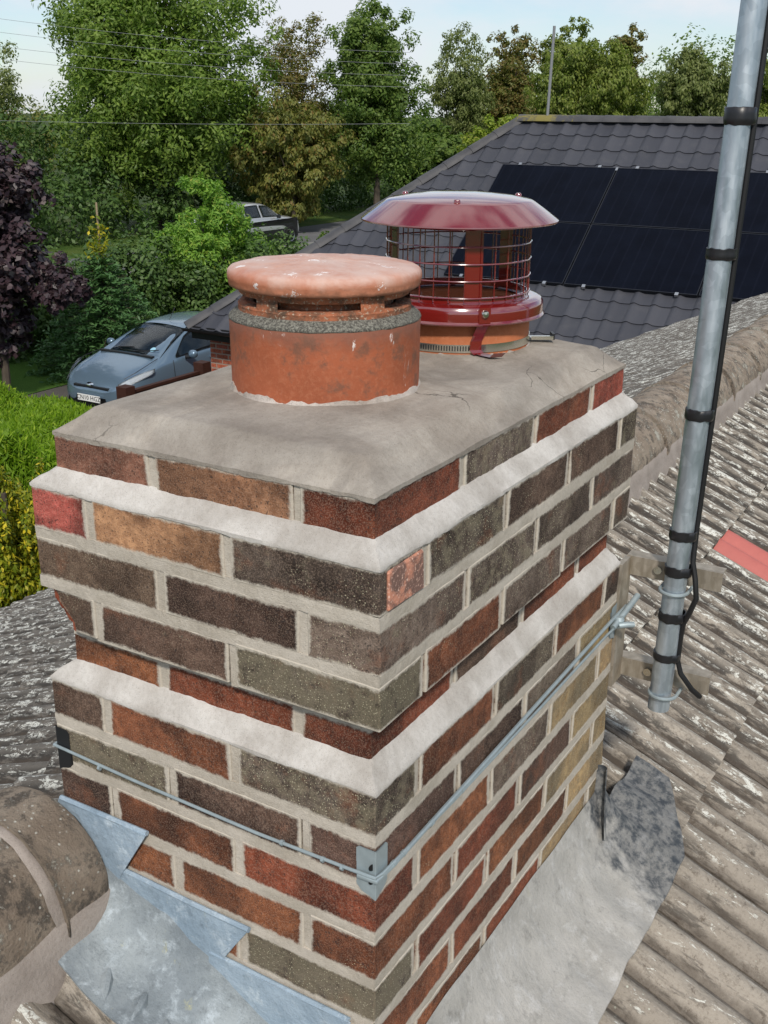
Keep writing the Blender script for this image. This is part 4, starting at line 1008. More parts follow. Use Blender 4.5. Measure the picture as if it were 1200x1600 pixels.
# ================================================================== CARS
def car(name, label, loc, rotz, L, Wd, H, mats, plate=None, suv=False, rows=None):
    paint, lower = mats; t = thing(name, label, 'car', loc); base = Matrix.Translation(loc) @ Matrix.Rotation(rotz, 4, 'Z')
    # local: front at +Y*0 ... body runs from y=0 (nose) to y=L (tail); x across
    st = rows; g = MB(); P = []; hw = Wd / 2
    for (y, zb, zbelt, ztop, wb_, wt_) in st:
        b, w = zbelt, wb_ * hw; wt = wt_ * hw
        P.append([(w * .80, y, zb), (w * .97, y, zb + .06), (w * 1.0, y, zb + (b - zb) * .35), (w * 1.0, y, zb + (b - zb) * .62), (w * .965, y, b - .06), (w * .93, y, b),
                  (wt + (w * .93 - wt) * .12, y, b + (ztop - b) * .82 if ztop - b > .15 else b + (ztop - b) * .5), (wt * .88, y, ztop - .015), (wt * .5, y, ztop), (0, y, ztop + .008)])
    full = [r + [(-x, y, z) for (x, y, z) in r[-2::-1]] for r in P]
    nose = [(x * .80, y - .035, (z - .5) * .75 + .5) for (x, y, z) in full[0]]; tail = [(x * .85, y + .03, (z - .7) * .8 + .7) for (x, y, z) in full[-1]]
    G = [nose] + full + [tail]; g.grid(G); n = len(nose); g.f.append(tuple(range(n))); g.f.append(tuple(len(G) * n - 1 - k for k in range(n))); g.f.append
    g.mi += [0, 0]
    g.grid([[r[0] for r in G], [r[-1] for r in G]])
    me = g.mesh('body'); bm = bmesh.new(); bm.from_mesh(me); bmesh.ops.remove_doubles(bm, verts=bm.verts, dist=.0005); bmesh.ops.recalc_face_normals(bm, faces=bm.faces); bm.to_mesh(me); bm.free()
    me.transform(base); me.polygons.foreach_set('use_smooth', [True] * len(me.polygons)); me.materials.append(paint)
    body = obj('body', me, t); md = body.modifiers.new('s', 'SUBSURF'); md.levels = 2; md.render_levels = 2
    def quad(name, pts, mat, off=(0, 0, 0), parent=t, sub=0, th=.006):
        n = len(pts); g = MB(); c = Vector(off); g.add([base @ (Vector(p) + c) for p in pts] + [base @ (Vector(p) + c * (1 - .4)) for p in pts], [tuple(range(n)), tuple(range(2 * n - 1, n - 1, -1))] + [(i, (i + 1) % n, n + (i + 1) % n, n + i) for i in range(n)])
        return g.build(name, mat, parent)
    return t, base, body, quad, P
FI = [(0.0, .30, .58, .60, .62, .60), (.07, .22, .66, .70, .82, .62), (.28, .19, .76, .82, .95, .68), (.55, .19, .86, .93, .99, .74), (.80, .20, .92, 1.00, 1.0, .80), (.92, .20, .935, 1.05, 1.0, .80),
      (1.35, .20, .96, 1.23, 1.0, .72), (1.78, .20, .97, 1.38, 1.0, .64), (1.98, .20, .98, 1.435, 1.0, .63), (2.5, .20, .99, 1.475, 1.0, .63), (3.0, .20, 1.01, 1.46, 1.0, .62), (3.45, .21, 1.03, 1.39, .99, .59), (3.75, .24, 1.02, 1.20, .97, .60), (3.90, .30, .95, 1.02, .90, .62)]
t, B, body, quad, PP = car('parked_car', 'metallic blue hatchback parked on the drive nose towards us', (-13.12, 12.06, GZ), 0, 3.95, 1.72, 1.48, (M_PAINT, M_DARK), rows=FI)
hw = .86
def surf(y, xf):          # point on the upper shell at length y, lateral fraction xf of the top width
    import bisect
    ys = [r[0] for r in FI]; i = min(len(FI) - 2, max(0, bisect.bisect_right(ys, y) - 1)); f = (y - ys[i]) / (ys[i + 1] - ys[i]); q = [a + (b - a) * f for a, b in zip(FI[i], FI[i + 1])]
    return q
def patch(name, mat, parent, fn_, nu=8, nv=8, lift=.012, sm=True):
    P = [[B @ Vector(fn_(i / nu, j / nv)) for j in range(nv + 1)] for i in range(nu + 1)]; g = MB().grid(P); me = g.mesh(name)
    bm = bmesh.new(); bm.from_mesh(me); bmesh.ops.recalc_face_normals(bm, faces=bm.faces)
    r = bmesh.ops.extrude_face_region(bm, geom=bm.faces[:])
    bm.to_mesh(me); bm.free(); me.polygons.foreach_set('use_smooth', [True] * len(me.polygons)); me.materials.append(mat); return obj(name, me, parent)
def ws(i, j):            # windscreen: i across, j up
    y = .93 + (1.86 - .93) * j; q = surf(y, 0); w = (hw * .86 - (hw * .86 - hw * .66) * j) ; x = (i - .5) * 2 * w * .95
    return (x, y - .02 + .10 * (x / hw) ** 2 - .0, q[3] + .022 - .075 * (x / w) ** 2 * (1 - .2 * j))
wsn = patch('windscreen', M_GLASS, t, ws, 12, 8)
def sw(sgn, y0, y1):
    def f(i, j):
        y = y0 + (y1 - y0) * i; q = surf(y, 0); zb_ = q[2] + .02; zt_ = q[3] - .075
        if y < 1.75: zt_ = min(zt_, zb_ + .02 + (y - 1.28) / (1.75 - 1.28) * (surf(1.75, 0)[3] - .075 - zb_ - .02)) if y > 1.28 else zb_ + .02
        z = zb_ + (zt_ - zb_) * j; fr = (z - q[2]) / max(.05, (q[3] - q[2])); wt = q[5] * hw; w = q[4] * hw * .93
        x = w + (wt + (w - wt) * .12 - w) * min(1, fr / .82) + .012; return (sgn * x, y, z)
    return f
for s in (1, -1):
    patch('side_window', M_GLASS, t, sw(s, 1.30, 2.42)); patch('side_window', M_GLASS, t, sw(s, 2.50, 3.30))
    # door mirror
    m = MB(); P = []
    for k in range(7):
        a = math.pi * k / 6; rr = .085 * math.sin(a) ** .6; P.append([B @ Vector((s * (hw + .045 + .105 * (1 - math.cos(a)) / 2 * 1.6), 1.52 + .055 * math.cos(2 * math.pi * q / 10) * (rr / .085) * 1.3, 1.03 + rr * math.sin(2 * math.pi * q / 10) * .9)) for q in range(10)])
    mi = m.grid(P, False, True).build('door_mirror', M_PAINT, t, True, 80)
    MB().tube([B @ Vector((s * (hw - .02), 1.50, .965)), B @ Vector((s * (hw + .10), 1.52, .975))], [.04, .03], 8).build('mirror_foot', M_DARK, mi, True)
    MB().tube([B @ Vector((s * (hw + .005), 2.12, .86)), B @ Vector((s * (hw + .025), 2.16, .862)), B @ Vector((s * (hw + .025), 2.28, .866)), B @ Vector((s * (hw + .002), 2.32, .868))], .013, 8).build('door_handle', M_PAINT, t, True)
    def hl(i, j):
        y = .10 + .62 * i; q = surf(y, 0); z0_ = .60 + .22 * i; z1_ = .685 + .20 * i + .035 * math.sin(math.pi * i); z = z0_ + (z1_ - z0_) * j
        x = (.50 + .34 * min(1, (i + .12) ** .6)) - .05 * j * (1 - i); return (s * (x + .035), y - .075 + .02 * j, z + .030)
    patch('headlight', M_LAMP, t, hl, 8, 5)
def blk(name, mat, x0, x1, y0, y1, z0, z1, parent=t): return MB().box(x0, x1, y0, y1, z0, z1, T=B).build(name, mat, parent)
blk('upper_grille', M_DARK, -.40, .40, -.022, .05, .598, .632); 
def gr(i, j): x = (i - .5) * 1.30 * (1 - .18 * j); return (x, -.052 + .10 * (x / .7) ** 2, .25 + .20 * j - (.0))
patch('lower_grille', M_DARK, t, gr, 10, 3)
bd = MB().lathe([(.0, .006), (.055, .005), (.062, 0)], (0, 0, 0), 20).build('badge', M_CHROME, t, True); bd.data.transform(B @ Matrix.Translation((0, -.028, .665)) @ Matrix.Rotation(math.radians(65), 4, 'X') @ Matrix.Diagonal((1.35, .62, 1, 1)))
pl = blk('number_plate', M_WHITE, -.26, .26, -.085, -.070, .375, .486)
tx = bpy.data.curves.new('t', 'FONT'); tx.body = 'CN10 HGZ'; tx.size = .112; tx.align_x = 'CENTER'; tx.align_y = 'CENTER'; tx.extrude = .001; tx.resolution_u = 2; tx.space_character = 1.02
to = bpy.data.objects.new('t', tx); COL.objects.link(to); bpy.context.view_layer.update()
tme = bpy.data.meshes.new_from_object(to.evaluated_get(bpy.context.evaluated_depsgraph_get())); bpy.data.objects.remove(to)
tme.transform(B @ Matrix.Translation((0, -.0862, .4305)) @ Matrix.Rotation(math.pi / 2, 4, 'X')); tme.materials.clear(); tme.materials.append(M_INK); obj('plate_lettering', tme, pl)['kind'] = 'stuff'
for sx in (-.32, .34): MB().tube([B @ Vector((sx * .4, .93, 1.085)), B @ Vector((sx + .05, .98, 1.11)), B @ Vector((sx + .38 if sx < 0 else sx + .30, 1.03, 1.14))], .009, 6).build('wiper', M_DARK, t)
MB().box(-.62, .62, .86, .935, 1.02, 1.052, T=B).build('scuttle', M_DARK, t)
MB().tube([B @ Vector((0, 2.05, 1.455)), B @ Vector((0, 2.22, 1.66))], .005, 6).build('roof_aerial', M_DARK, t)
q = ws(.84, .16); st1 = MB().lathe([(.0, .003), (.055, .003), (.055, 0)], (0, 0, 0), 16).build('sticker', M_TICK, wsn, True); st1.data.transform(B @ Matrix.Translation(Vector(q) + Vector((0, -.008, .012))) @ Matrix.Rotation(math.radians(32), 4, 'X'))
for dx in (-.22, .22): MB().lathe([(.0, .004), (.014, .002), (.015, 0)], (0, 0, 0), 8).build('washer_jet', M_DARK, t).data.transform(B @ Matrix.Translation((dx, .92, 1.015)))
def wheel(B_, t_, x, y, r, w=.19):
    m = B_ @ Matrix.Translation((x, y, r)) @ Matrix.Rotation(math.pi / 2, 4, 'Y')
    tr = MB().lathe([(r * .62, -w / 2), (r * .94, -w / 2), (r, -w / 2 + .02), (r, w / 2 - .02), (r * .94, w / 2), (r * .62, w / 2)], (0, 0, 0), 28).build('tyre', M_TYRE, t_, True, 50); tr.data.transform(m)
    g = MB(); sg = 1 if x > 0 else -1
    g.lathe([(0, sg * w * .36), (r * .14, sg * w * .38), (r * .16, sg * w * .30)], (0, 0, 0), 16); g.lathe([(r * .56, sg * w * .40), (r * .63, sg * w * .48), (r * .65, sg * w * .40), (r * .60, -sg * w * .2)], (0, 0, 0), 28)
    for k in range(7):
        a = 2 * math.pi * k / 7; g.box(r * .12, r * .60, -.022, .022, sg * w * .30, sg * w * .38, T=Matrix.Rotation(a, 4, 'Z'))
    o_ = g.build('rim', M_RIM, tr, False); o_.data.transform(m)
    MB().lathe([(0, 0), (r * .6, 0)], (0, 0, 0), 20).build('hub_shade_disc', M_DARK, tr).data.transform(m)  # dark disc standing in for the shade behind the spokes
def arch(B_, t_, x, y, r):
    o_ = MB().lathe([(.0, .0), (r * 1.13, .0), (r * 1.13, -.012), (0, -.012)], (0, 0, 0), 28).build('wheel_arch', M_DARK, t_); o_.data.transform(B_ @ Matrix.Translation((x, y, r)) @ Matrix.Rotation(math.pi / 2, 4, 'Y'))
for sx in (1, -1):
    MB().tube([B @ Vector((sx * x_, y_, z_)) for x_, y_, z_ in ((.70, .92, 1.018), (.745, .62, .965), (.72, .35, .882), (.62, .16, .79))], .006, 5).build('bonnet_gap', M_DARK, t)
    MB().tube([B @ Vector((sx * x_, y_, z_)) for x_, y_, z_ in ((.812, 1.20, .955), (.865, 1.16, .80), (.872, 1.18, .45), (.86, 1.24, .30))], .005, 5).build('door_gap', M_DARK, t)
    MB().tube([B @ Vector((sx * x_, y_, z_)) for x_, y_, z_ in ((.812, 2.46, 1.0), (.865, 2.46, .82), (.872, 2.42, .45), (.86, 2.38, .30))], .005, 5).build('door_gap', M_DARK, t)
for x in (hw - .09, -hw + .09):
    for y in (.76, 3.25): wheel(B, t, x, y, .30); arch(B, t, (hw + .004) if x > 0 else -(hw + .004 - .012), y, .30) if False else None

SU = [(0.0, .45, .78, .80, .80, .70), (.10, .32, .92, .98, .92, .72), (.5, .28, 1.02, 1.10, .98, .76), (1.1, .28, 1.10, 1.17, 1.0, .78), (1.35, .28, 1.12, 1.22, 1.0, .78), (1.75, .28, 1.14, 1.52, 1.0, .70), (2.1, .28, 1.15, 1.68, 1.0, .68),
      (2.8, .28, 1.17, 1.74, 1.0, .68), (3.6, .28, 1.18, 1.72, 1.0, .67), (4.3, .30, 1.19, 1.64, .99, .66), (4.65, .36, 1.15, 1.35, .96, .66), (4.8, .45, 1.05, 1.10, .90, .66)]
FI_s = FI; FI = SU; hw = .96
t, B, body, quad, PP = car('parked_suv', 'silver and dark grey off-road car on the road behind the light green tree', (-26.85, 36.4, GZ), math.pi, 4.8, 1.92, 1.75, (M_PAINT2, M_PAINT3), rows=SU)
for s in (1, -1):
    def sws(y0, y1, s=s):
        def f(i, j):
            y = y0 + (y1 - y0) * i; q = surf(y, 0); zb_ = q[2] + .02; zt_ = q[3] - .09
            if y < 1.95: zt_ = zb_ + .02 + (y - 1.5) / .45 * (surf(1.95, 0)[3] - .09 - zb_ - .02)
            z = zb_ + (zt_ - zb_) * j; fr = (z - q[2]) / max(.05, (q[3] - q[2])); wt = q[5] * hw; w = q[4] * hw * .93; x = w + (wt + (w - wt) * .12 - w) * min(1, fr / .82) + .012; return (s * x, y, z)
        return f
    patch('side_window', M_GLASS, t, sws(1.5, 2.55)); patch('side_window', M_GLASS, t, sws(2.65, 3.55)); patch('side_window', M_GLASS, t, sws(3.65, 4.3))
    def low(i, j, s=s):
        y = .25 + 4.3 * i; q = surf(y, 0); z = .30 + .74 * j; b = q[2]; return (s * (q[4] * hw * (1.0 - .02 * j) + .008), y, z)
    patch('lower_panel', M_PAINT3, t, low, 14, 4)
    MB().tube([B @ Vector((s * .98, 1.72, 1.16)), B @ Vector((s * 1.10, 1.74, 1.18))], [.05, .085], 8).build('door_mirror', M_DARK, t, True)
    patch('headlight', M_LAMP, t, lambda i, j, s=s: (s * (.62 + .28 * i), .0 + .22 * i * i, .80 + .10 * j), 4, 3)
    for y in (.85, 3.9):
        wheel(B, t, s * (hw - .07), y, .38, .26)
        o_ = MB().lathe([(.36, .002), (.455, .004), (.46, -.01)], (0, 0, 0), 28).build('wheel_arch', M_DARK, t); o_.data.transform(B @ Matrix.Translation((s * (hw + .012), y, .38)) @ Matrix.Rotation(math.pi / 2 * s, 4, 'Y'))
patch('windscreen', M_GLASS, t, lambda i, j: ((i - .5) * 1.36 * (1 - .12 * j), 1.36 + .62 * j + .08 * ((i - .5) * 2) ** 2, surf(1.36 + .62 * j, 0)[3] + .025 - .05 * ((i - .5) * 2) ** 2))

# ================================================================== PLANTS
def leafmesh(name, C, Nrm, Lg, Wd_, droop=None):
    n = len(C); rg = np.random.default_rng(n); A = rg.normal(size=(n, 3)) if droop is None else droop + rg.normal(size=(n, 3)) * .35
    A -= Nrm * np.sum(A * Nrm, 1)[:, None]; A /= np.linalg.norm(A, axis=1)[:, None] + 1e-9; Bv = np.cross(Nrm, A)
    L = (Lg * rg.uniform(.6, 1.3, n))[:, None]; w = (Wd_ * rg.uniform(.7, 1.2, n))[:, None]
    V = np.empty((n, 4, 3)); V[:, 0] = C - A * L * .5; V[:, 1] = C - Bv * w * .5 - Nrm * w * .12; V[:, 2] = C + A * L * .5 - Nrm * L * .12; V[:, 3] = C + Bv * w * .5 - Nrm * w * .12
    me = bpy.data.meshes.new(name); me.vertices.add(n * 4); me.vertices.foreach_set('co', V.astype(np.float32).ravel())
    me.loops.add(n * 4); me.loops.foreach_set('vertex_index', np.arange(n * 4, dtype=np.int32)); me.polygons.add(n)
    me.polygons.foreach_set('loop_start', np.arange(n, dtype=np.int32) * 4); me.polygons.foreach_set('loop_total', np.full(n, 4, dtype=np.int32)); me.update(calc_edges=True); return me
def sample(blobs, n, seed, sub=14, shell=.55, subr=.30, upb=.5):
    rg = np.random.default_rng(seed); wts = np.array([b[1][0] * b[1][2] for b in blobs]); wts = wts / wts.sum(); Cs = []; Ns = []
    for (c, r), w in zip(blobs, wts):
        k = int(n * w) + 1; c = np.array(c); r = np.array(r); d = rg.normal(size=(sub, 3)); d /= np.linalg.norm(d, axis=1)[:, None]
        sc = c + d * r * rg.uniform(.55, 1.0, (sub, 1)); pick = rg.integers(0, sub, k); e = rg.normal(size=(k, 3)); e /= np.linalg.norm(e, axis=1)[:, None]
        sr = rg.uniform(.6, 1.3, sub)[pick][:, None]
        P_ = sc[pick] + e * r * subr * sr * rg.uniform(.3, 1.0, (k, 1)) ** .7
        Nn = e * .8 + d[pick] * .5 + rg.normal(size=(k, 3)) * .45; Nn[:, 2] += upb; Nn /= np.linalg.norm(Nn, axis=1)[:, None]; Cs.append(P_); Ns.append(Nn)
    return np.vstack(Cs), np.vstack(Ns)
def tree(name, label, cat, px, d, mat, n, leaf, seed, nb_=16, group=None, asp=.5, thick=.8, trunk=True, topn=.6, br=(.26, .40), sub=14, subr=.32, droop=None, zmin=GZ, lean=0):
    u0, u1, v0, v1 = px; rg = random.Random(seed); c = at((u0 + u1) / 2, (v0 + v1) / 2, d); m_ = FPX / d; hx = (u1 - u0) / 2 / m_; hz = (v1 - v0) / 2 / m_; hy = hx * thick
    root = thing(name, label, cat, (c.x, c.y, zmin), group); blobs = []
    for i in range(nb_):
        while True:
            a, b, e = rg.uniform(-1, 1), rg.uniform(-1, 1), rg.uniform(-1, 1)
            w = 1 - (1 - topn) * max(0, e)
            if (a / w) ** 2 + (b / w) ** 2 + e * e < 1: break
        f = rg.uniform(*br); q = c + RIGHT * (a * hx * (1 - f)) + AWAY * (b * hy * (1 - f)) + Vector((0, 0, e * hz * (1 - f * .8)))
        R_ = f * (hx * .55 + hz * .45) * 1.12; R_ = min(R_, hx * .8); blobs.append(((q.x, q.y, q.z), (R_, R_, R_ * rg.uniform(.75, 1.05))))
    Cc, Nn = sample(blobs, n, seed, sub=sub, subr=subr)
    keep = Cc[:, 2] > zmin + .02; Cc, Nn = Cc[keep], Nn[keep]
    me = leafmesh('crown', Cc, Nn, leaf, leaf * asp, droop=np.array(droop) if droop is not None else None); me.materials.append(mat); obj('crown', me, root)
    if trunk:
        b0 = Vector((c.x, c.y, zmin)); top = c + Vector((0, 0, hz * .35)); H_ = top.z - zmin; g = MB(); r0 = max(.05, H_ * .022)
        path = [b0 + (top - b0) * f + RIGHT * (.05 * H_ * nz(f * 2.4, seed)) + AWAY * (.04 * H_ * nz(f * 2, seed + 5)) for f in (0, .12, .25, .4, .55, .7, .85, 1)]
        g.tube(path, [r0 * 1.25, r0, r0 * .9, r0 * .8, r0 * .65, r0 * .5, r0 * .35, r0 * .15], 8); g.build('trunk', M_WOOD, root, True)
        g = MB()
        for (q, R_) in blobs[:12]:
            q = Vector(q); s0 = path[rg.choice((2, 3, 4, 5))]; mid = s0.lerp(q, .5) + Vector((0, 0, .08 * H_ * rg.uniform(-.5, 1))); g.tube([s0, s0.lerp(mid, .5), mid, mid.lerp(q, .6), q], [r0 * .42, r0 * .36, r0 * .26, r0 * .17, r0 * .06], 6)
        g.build('limbs', M_WOOD, root, True)['kind'] = 'stuff'
    return root
L_ASH = leaf_mat('ash_leaves', (.072, .120, .020), (.140, .195, .036), (.19, .26, .07))
L_DARK = leaf_mat('dark_hedge_leaves', (.030, .060, .014), (.060, .100, .025), None, .25)
L_OLIVE = leaf_mat('autumn_olive_leaves', (.095, .110, .028), (.155, .145, .036), (.21, .13, .035))
L_MID = leaf_mat('mid_green_leaves', (.054, .095, .020), (.105, .150, .032), None)
L_WILL = leaf_mat('willow_leaves', (.092, .125, .024), (.155, .180, .038), (.18, .20, .06))
L_BIRCH = leaf_mat('birch_leaves', (.085, .108, .034), (.140, .160, .054), None)
L_BROWN = leaf_mat('bronze_leaves', (.110, .080, .024), (.100, .115, .028), None)
L_YEL = leaf_mat('yellow_green_leaves', (.14, .19, .025), (.20, .23, .035), (.28, .27, .05))
L_LIME = leaf_mat('fresh_green_leaves', (.085, .17, .024), (.15, .25, .036), (.30, .36, .06))
L_PURP = leaf_mat('dark_purple_leaves', (.028, .016, .022), (.060, .034, .040), (.11, .085, .08), .12, .5, 1.)
L_FIR = leaf_mat('fir_needles', (.035, .082, .026), (.065, .13, .042), None, .2)
L_HEDGE = leaf_mat('bright_hedge_shoots', (.13, .235, .012), (.22, .35, .020), (.33, .44, .04), .45, .25, 1.)
L_GOLD = leaf_mat('golden_conifer_sprays', (.12, .17, .010), (.28, .27, .014), (.62, .50, .03), .2, .3, 1.)
FT = 'trees beyond the road'
tree('ash_tree', 'tallest tree, broad bright green crown rising over the road at the upper left', 'tree', (10, 450, -150, 345), 46, L_ASH, 108000, 0.22, 3, 60, FT, .42, .75, topn=.9, br=(.24, .38), sub=18)
tree('tree', 'sparse brownish tree at the left picture edge beside the tallest tree', 'tree', (-120, 62, 52, 300), 58, L_BIRCH, 18000, .20, 5, 30, FT, topn=.8)
tree('tree', 'thin-topped autumn tree with sky showing through, just right of the tallest tree', 'tree', (395, 535, 5, 330), 52, L_BROWN, 29700, 0.15, 8, 30, FT, topn=.8, br=(.26, .40))
tree('tree', 'drooping olive and brown tree below and right of the tallest tree', 'tree', (350, 565, 115, 350), 47, L_OLIVE, 40500, 0.18, 9, 30, FT, topn=.8, droop=(0, 0, -1))
tree('tree', 'tall mid green tree above the hip of the dark roof, left of the open sky', 'tree', (495, 675, -5, 310), 50, L_MID, 56700, 0.18, 12, 44, FT, topn=.62, br=(.24, .40))
tree('birch_tree', 'grey-green weeping birch with drooping twigs right of the sky gap', 'tree', (655, 775, 36, 250), 60, L_BIRCH, 22000, .17, 14, 32, FT, topn=.75, droop=(0, 0, -1), br=(.28, .44))
tree('tree', 'dark bronze-green tree behind the short bare mast', 'tree', (725, 870, 38, 240), 62, L_BROWN, 26000, .19, 15, 34, FT, topn=.85, br=(.26, .42))
tree('shrub', 'yellow-green bush just above the left end of the dark ridge', 'bush', (700, 850, 135, 300), 40, L_YEL, 12000, .15, 16, 16, None, trunk=False, zmin=GZ)
tree('willow_tree', 'largest pale green willow above the middle of the dark ridge', 'tree', (810, 1035, 44, 260), 50, L_WILL, 67500, 0.17, 18, 40, FT, topn=.85, droop=(0, 0, -1))
tree('tree', 'tall yellow-green tree peeping over the left shoulder of the large willow', 'tree', (835, 945, 24, 200), 64, L_WILL, 15000, .22, 19, 20, FT, topn=.85)
tree('tree', 'small brown topped tree peeping over the right shoulder of the large willow', 'tree', (925, 1020, 34, 190), 66, L_BROWN, 14000, .22, 20, 20, FT, topn=.85)
tree('willow_tree', 'dull green weeping tree between the large willow and the aerial pole', 'tree', (1005, 1155, 52, 260), 54, L_BIRCH, 32000, .18, 21, 34, FT, topn=.9, droop=(0, 0, -1))
tree('willow_tree', 'green weeping tree behind and right of the aerial pole', 'tree', (1120, 1300, 48, 260), 56, L_WILL, 28000, .20, 22, 30, FT, topn=.9, droop=(0, 0, -1))
for i, (a, b, v0, v1, d, m_) in enumerate(((560, 760, 150, 345, 56, L_MID), (640, 900, 105, 330, 70, L_MID), (880, 1320, 78, 330, 72, L_MID), (-140, 130, 150, 330, 66, L_OLIVE))):
    tree('thicket', ('dense green thicket filling in below the tall tree by the roof hip', 'dark thicket in the background behind the short bare mast', 'dark thicket in the background behind the willows', 'green thicket behind the grassy bank at far left')[i], 'bushes', (a, b, v0, v1), d, m_, 16000, .30, 40 + i, 22, trunk=False)
# hedge and ivy bank beyond the road
hb = []
for i in range(60):
    y = 8 + i * 1.05; hb.append(((-33.4 + rnd.uniform(-.8, .6), y, GZ + rnd.uniform(.5, 1.5)), (1.3, 1.2, rnd.uniform(1.0, 2.0))))
for i in range(50):
    y = 8 + i * 1.25; hb.append(((-36.0 + rnd.uniform(-1, 1), y, GZ + rnd.uniform(2.0, 4.2)), (1.6, 1.6, rnd.uniform(1.3, 2.2))))
Cc, Nn = sample(hb, 90000, 77, sub=12, subr=.42); k_ = Cc[:, 2] > GZ; me = leafmesh('roadside_hedge', Cc[k_], Nn[k_], .21, .13); me.materials.append(L_DARK)
tag(obj('roadside_hedge', me), 'long dark overgrown hedge running along the far side of the road', 'hedge', None, 'stuff')
# grass bank at the far left
gb = [((-30.5 + rnd.uniform(-1.5, 1.0) - 4, 10 + i * .9, GZ + rnd.uniform(1.2, 3.4)), (1.6, 1.4, 1.5)) for i in range(18)]
Cc, Nn = sample(gb, 20000, 78, sub=14, subr=.4); me = leafmesh('tall_grass', Cc, Nn, .40, .07, droop=np.array((0, 0, 1.))); me.materials.append(L_OLIVE); tag(obj('tall_grass', me), 'bank of tall olive grass at the left edge above the purple tree', 'grass', None, 'stuff')
# garden planting this side of the road
tree('garden_shrub', 'small clipped green bush at the roadside beside the roof hip', 'bush', (488, 536, 352, 400), 41, L_MID, 3500, .10, 31, 10, trunk=False, zmin=GZ)
tree('garden_tree', 'feathery light green tree in front of the road above the terracotta cap', 'tree', (194, 450, 250, 560), 27, L_LIME, 62000, .12, 33, 50, None, .38, .8, br=(.16, .30), sub=16, topn=.85)
hb = []
for i in range(26):
    f = i / 25; hb.append(((-19.6 + 2.9 * f + rnd.uniform(-.4, .2), 11.6 + 8.4 * f + rnd.uniform(-.3, .3), GZ + rnd.uniform(.5, 1.7)), (.9, .9, 1.0)))
for i in range(16): hb.append(((-16.5 + i * .40, 20.4 + rnd.uniform(-.4, .4), GZ + rnd.uniform(.4, 1.6)), (.8, .8, .9)))
Cc, Nn = sample(hb, 60000, 79, sub=12, subr=.42); k_ = Cc[:, 2] > GZ; me = leafmesh('garden_hedge', Cc[k_], Nn[k_], .12, .07); me.materials.append(L_DARK)
tag(obj('garden_hedge', me), 'dark garden hedge behind the lawn and the blue car', 'hedge', None, 'stuff')
tree('purple_tree', 'dark purple-leaved tree at the left edge', 'tree', (-150, 118, 195, 600), 19, L_PURP, 22000, .13, 35, 52, None, .72, .8, topn=.95, br=(.20, .32), sub=12)
tree('purple_tree', 'low drooping dark purple branches beside the young fir', 'tree', (40, 150, 392, 500), 18.6, L_PURP, 2600, .13, 36, 12, None, .72, .8, trunk=False, zmin=GZ)
# young fir with its cane
fb = at(168, 560, 22.5); fb.z = GZ; fir = thing('fir_tree', 'young green fir with yellow tip between purple tree and light green tree', 'tree', tuple(fb)); top = at(160, 380, 22.5).z; Hh = top - GZ
Cs, Ns = [], []; rg = np.random.default_rng(5); g = MB()
for t_ in range(15):
    f = t_ / 15; z = GZ + .3 + (Hh - .35) * f; R_ = 1.55 * (1 - f) ** .85 + .10
    for k in range(8):
        a = 2.4 * t_ + k * math.pi / 4 + rg.uniform(-.2, .2); dv = np.array((math.cos(a), math.sin(a), -.12 + .3 * f)); n = int(120 * R_) + 14; s_ = rg.uniform(.05, 1, n) ** .8 * R_
        p_ = np.array((fb.x, fb.y, z)) + dv * s_[:, None]; side_ = np.cross(dv, (0, 0, 1)); p_ += side_ * (rg.uniform(-1, 1, n) * (R_ - s_ * .55) * .30)[:, None] + rg.normal(size=(n, 3)) * .025; p_[:, 2] -= .10 * (s_ / R_) ** 2
        Cs.append(p_); nn_ = rg.normal(size=(n, 3)) * .4; nn_[:, 2] += 1; nn_ /= np.linalg.norm(nn_, axis=1)[:, None]; Ns.append(nn_); g.tube([(fb.x, fb.y, z), tuple(np.array((fb.x, fb.y, z)) + dv * R_ * .8)], [.014, .004], 4)
me = leafmesh('needles', np.vstack(Cs), np.vstack(Ns), .13, .045); me.materials.append(L_FIR); obj('needles', me, fir)
g.build('branches', M_WOOD, fir)['kind'] = 'stuff'
MB().tube([fb, (fb.x, fb.y, top)], [.05, .015], 6).build('trunk', M_WOOD, fir)
n = 260; p_ = np.array((fb.x, fb.y, top - .02)) + rg.normal(size=(n, 3)) * (.10, .10, .26); nn_ = rg.normal(size=(n, 3)); nn_ /= np.linalg.norm(nn_, axis=1)[:, None]; me = leafmesh('yellow_shoots', p_, nn_, .12, .05); me.materials.append(L_GOLD); obj('yellow_shoots', me, fir)
cane = MB().tube([(fb.x - .05, fb.y + .08, GZ), (fb.x - .05, fb.y + .08, at(156, 310, 22.5).z)], .022, 6).build('cane', M_CANE, None, True); tag(cane, 'tall bare cane standing up behind the young fir', 'stake')
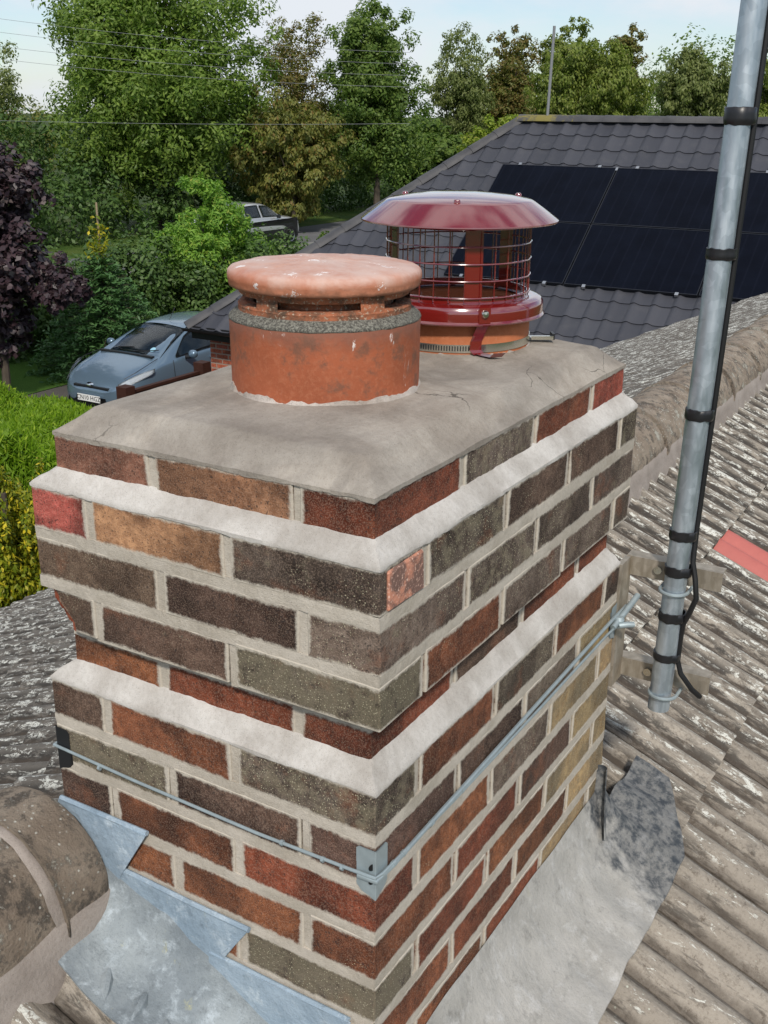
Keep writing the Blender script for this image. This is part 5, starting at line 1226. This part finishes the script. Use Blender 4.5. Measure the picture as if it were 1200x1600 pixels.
# bright clipped hedge in our garden
rg = np.random.default_rng(11); n = 170000
x = rg.uniform(-16, -5.2, n); y = 6.55 + rg.uniform(0, 1.7, n); z = np.empty(n); topz = -2.62 + .10 * np.sin(x * 2.1) * .5 + .05 * np.sin(x * 5 + y * 3)
face = rg.random(n); z = np.where(face < .50, topz + rg.uniform(-.12, .05, n), GZ + (topz - GZ) * rg.random(n) ** .7); y = np.where(face >= .50, 6.55 + rg.uniform(-.06, .12, n) + .10 * np.sin(x * 4 + z * 3), y)
y = np.where(face > .93, 8.25 + rg.uniform(-.1, .08, n), y)
Cc = np.stack([x, y, z], 1); Nn = rg.normal(size=(n, 3)) * .6; Nn[:, 1] -= .5; Nn[:, 2] += .35; Nn /= np.linalg.norm(Nn, axis=1)[:, None]
me = leafmesh('clipped_hedge', Cc, Nn, .105, .024, droop=np.array((.1, -.15, 1.))); me.materials.append(L_HEDGE); hg = obj('clipped_hedge', me); tag(hg, 'vivid light green clipped hedge below the blue car', 'hedge', None, 'stuff')
MB().box(-16, -5.2, 6.75, 8.1, GZ, -2.80).build('hedge_core', plain('hedge_inner_twigs', (.03, .045, .012), .95, .1), hg)
# golden conifer close to our eaves
gc = at(18, 900, 7.7); gold = thing('golden_conifer', 'yellow-tipped upright conifer beside our roof edge at the left', 'conifer', (gc.x, gc.y, GZ)); bl = []
for i in range(42):
    a = rnd.uniform(0, 6.28); r_ = rnd.uniform(0, .62) ** .8 * .62; zt = -1.33 - r_ * .55 - rnd.uniform(0, .32); p = gc + RIGHT * r_ * math.cos(a) + AWAY * r_ * math.sin(a)
    for k in range(9):
        zz = zt - .16 - k * .17; bl.append(((p.x, p.y, zz), (.055 + .018 * k if k < 4 else .12, .055 + .018 * k if k < 4 else .12, .17)))
Cc, Nn = sample(bl, 80000, 80, sub=10, subr=.5, upb=.2); me = leafmesh('foliage', Cc, Nn, .042, .020, droop=np.array((0, 0, 1.))); me.materials.append(L_GOLD); obj('foliage', me, gold)
MB().tube([(gc.x, gc.y, GZ), (gc.x, gc.y, -1.7)], [.09, .03], 8).build('trunk', M_WOOD, gold)
# overhead wires
def wire_o(u0, v0, u1, v1, d0, d1, sag, label):
    a, b = at(u0, v0, d0), at(u1, v1, d1); pts = [a.lerp(b, k / 20) - Vector((0, 0, sag * 4 * (k / 20) * (1 - k / 20))) for k in range(21)]
    tag(MB().tube(pts, .0052, 5).build('overhead_wire', M_WIRE, None), label, 'wire', 'overhead wires')
wire_o(-200, 0, 640, 82, 34, 34, .25, 'highest of the thin overhead wires crossing the tall tree')
wire_o(-200, 22, 640, 100, 34, 34, .25, 'second highest thin overhead wire crossing the tall tree')
wire_o(-200, 46, 640, 118, 34, 34, .25, 'third thin overhead wire down, crossing the tall tree')
wire_o(-200, 66, 640, 136, 34, 34, .25, 'fourth thin overhead wire down, crossing the tall tree')
wire_o(-200, 182, 640, 193, 34, 34, .1, 'lowest and flattest of the thin overhead wires, across the tree trunk')
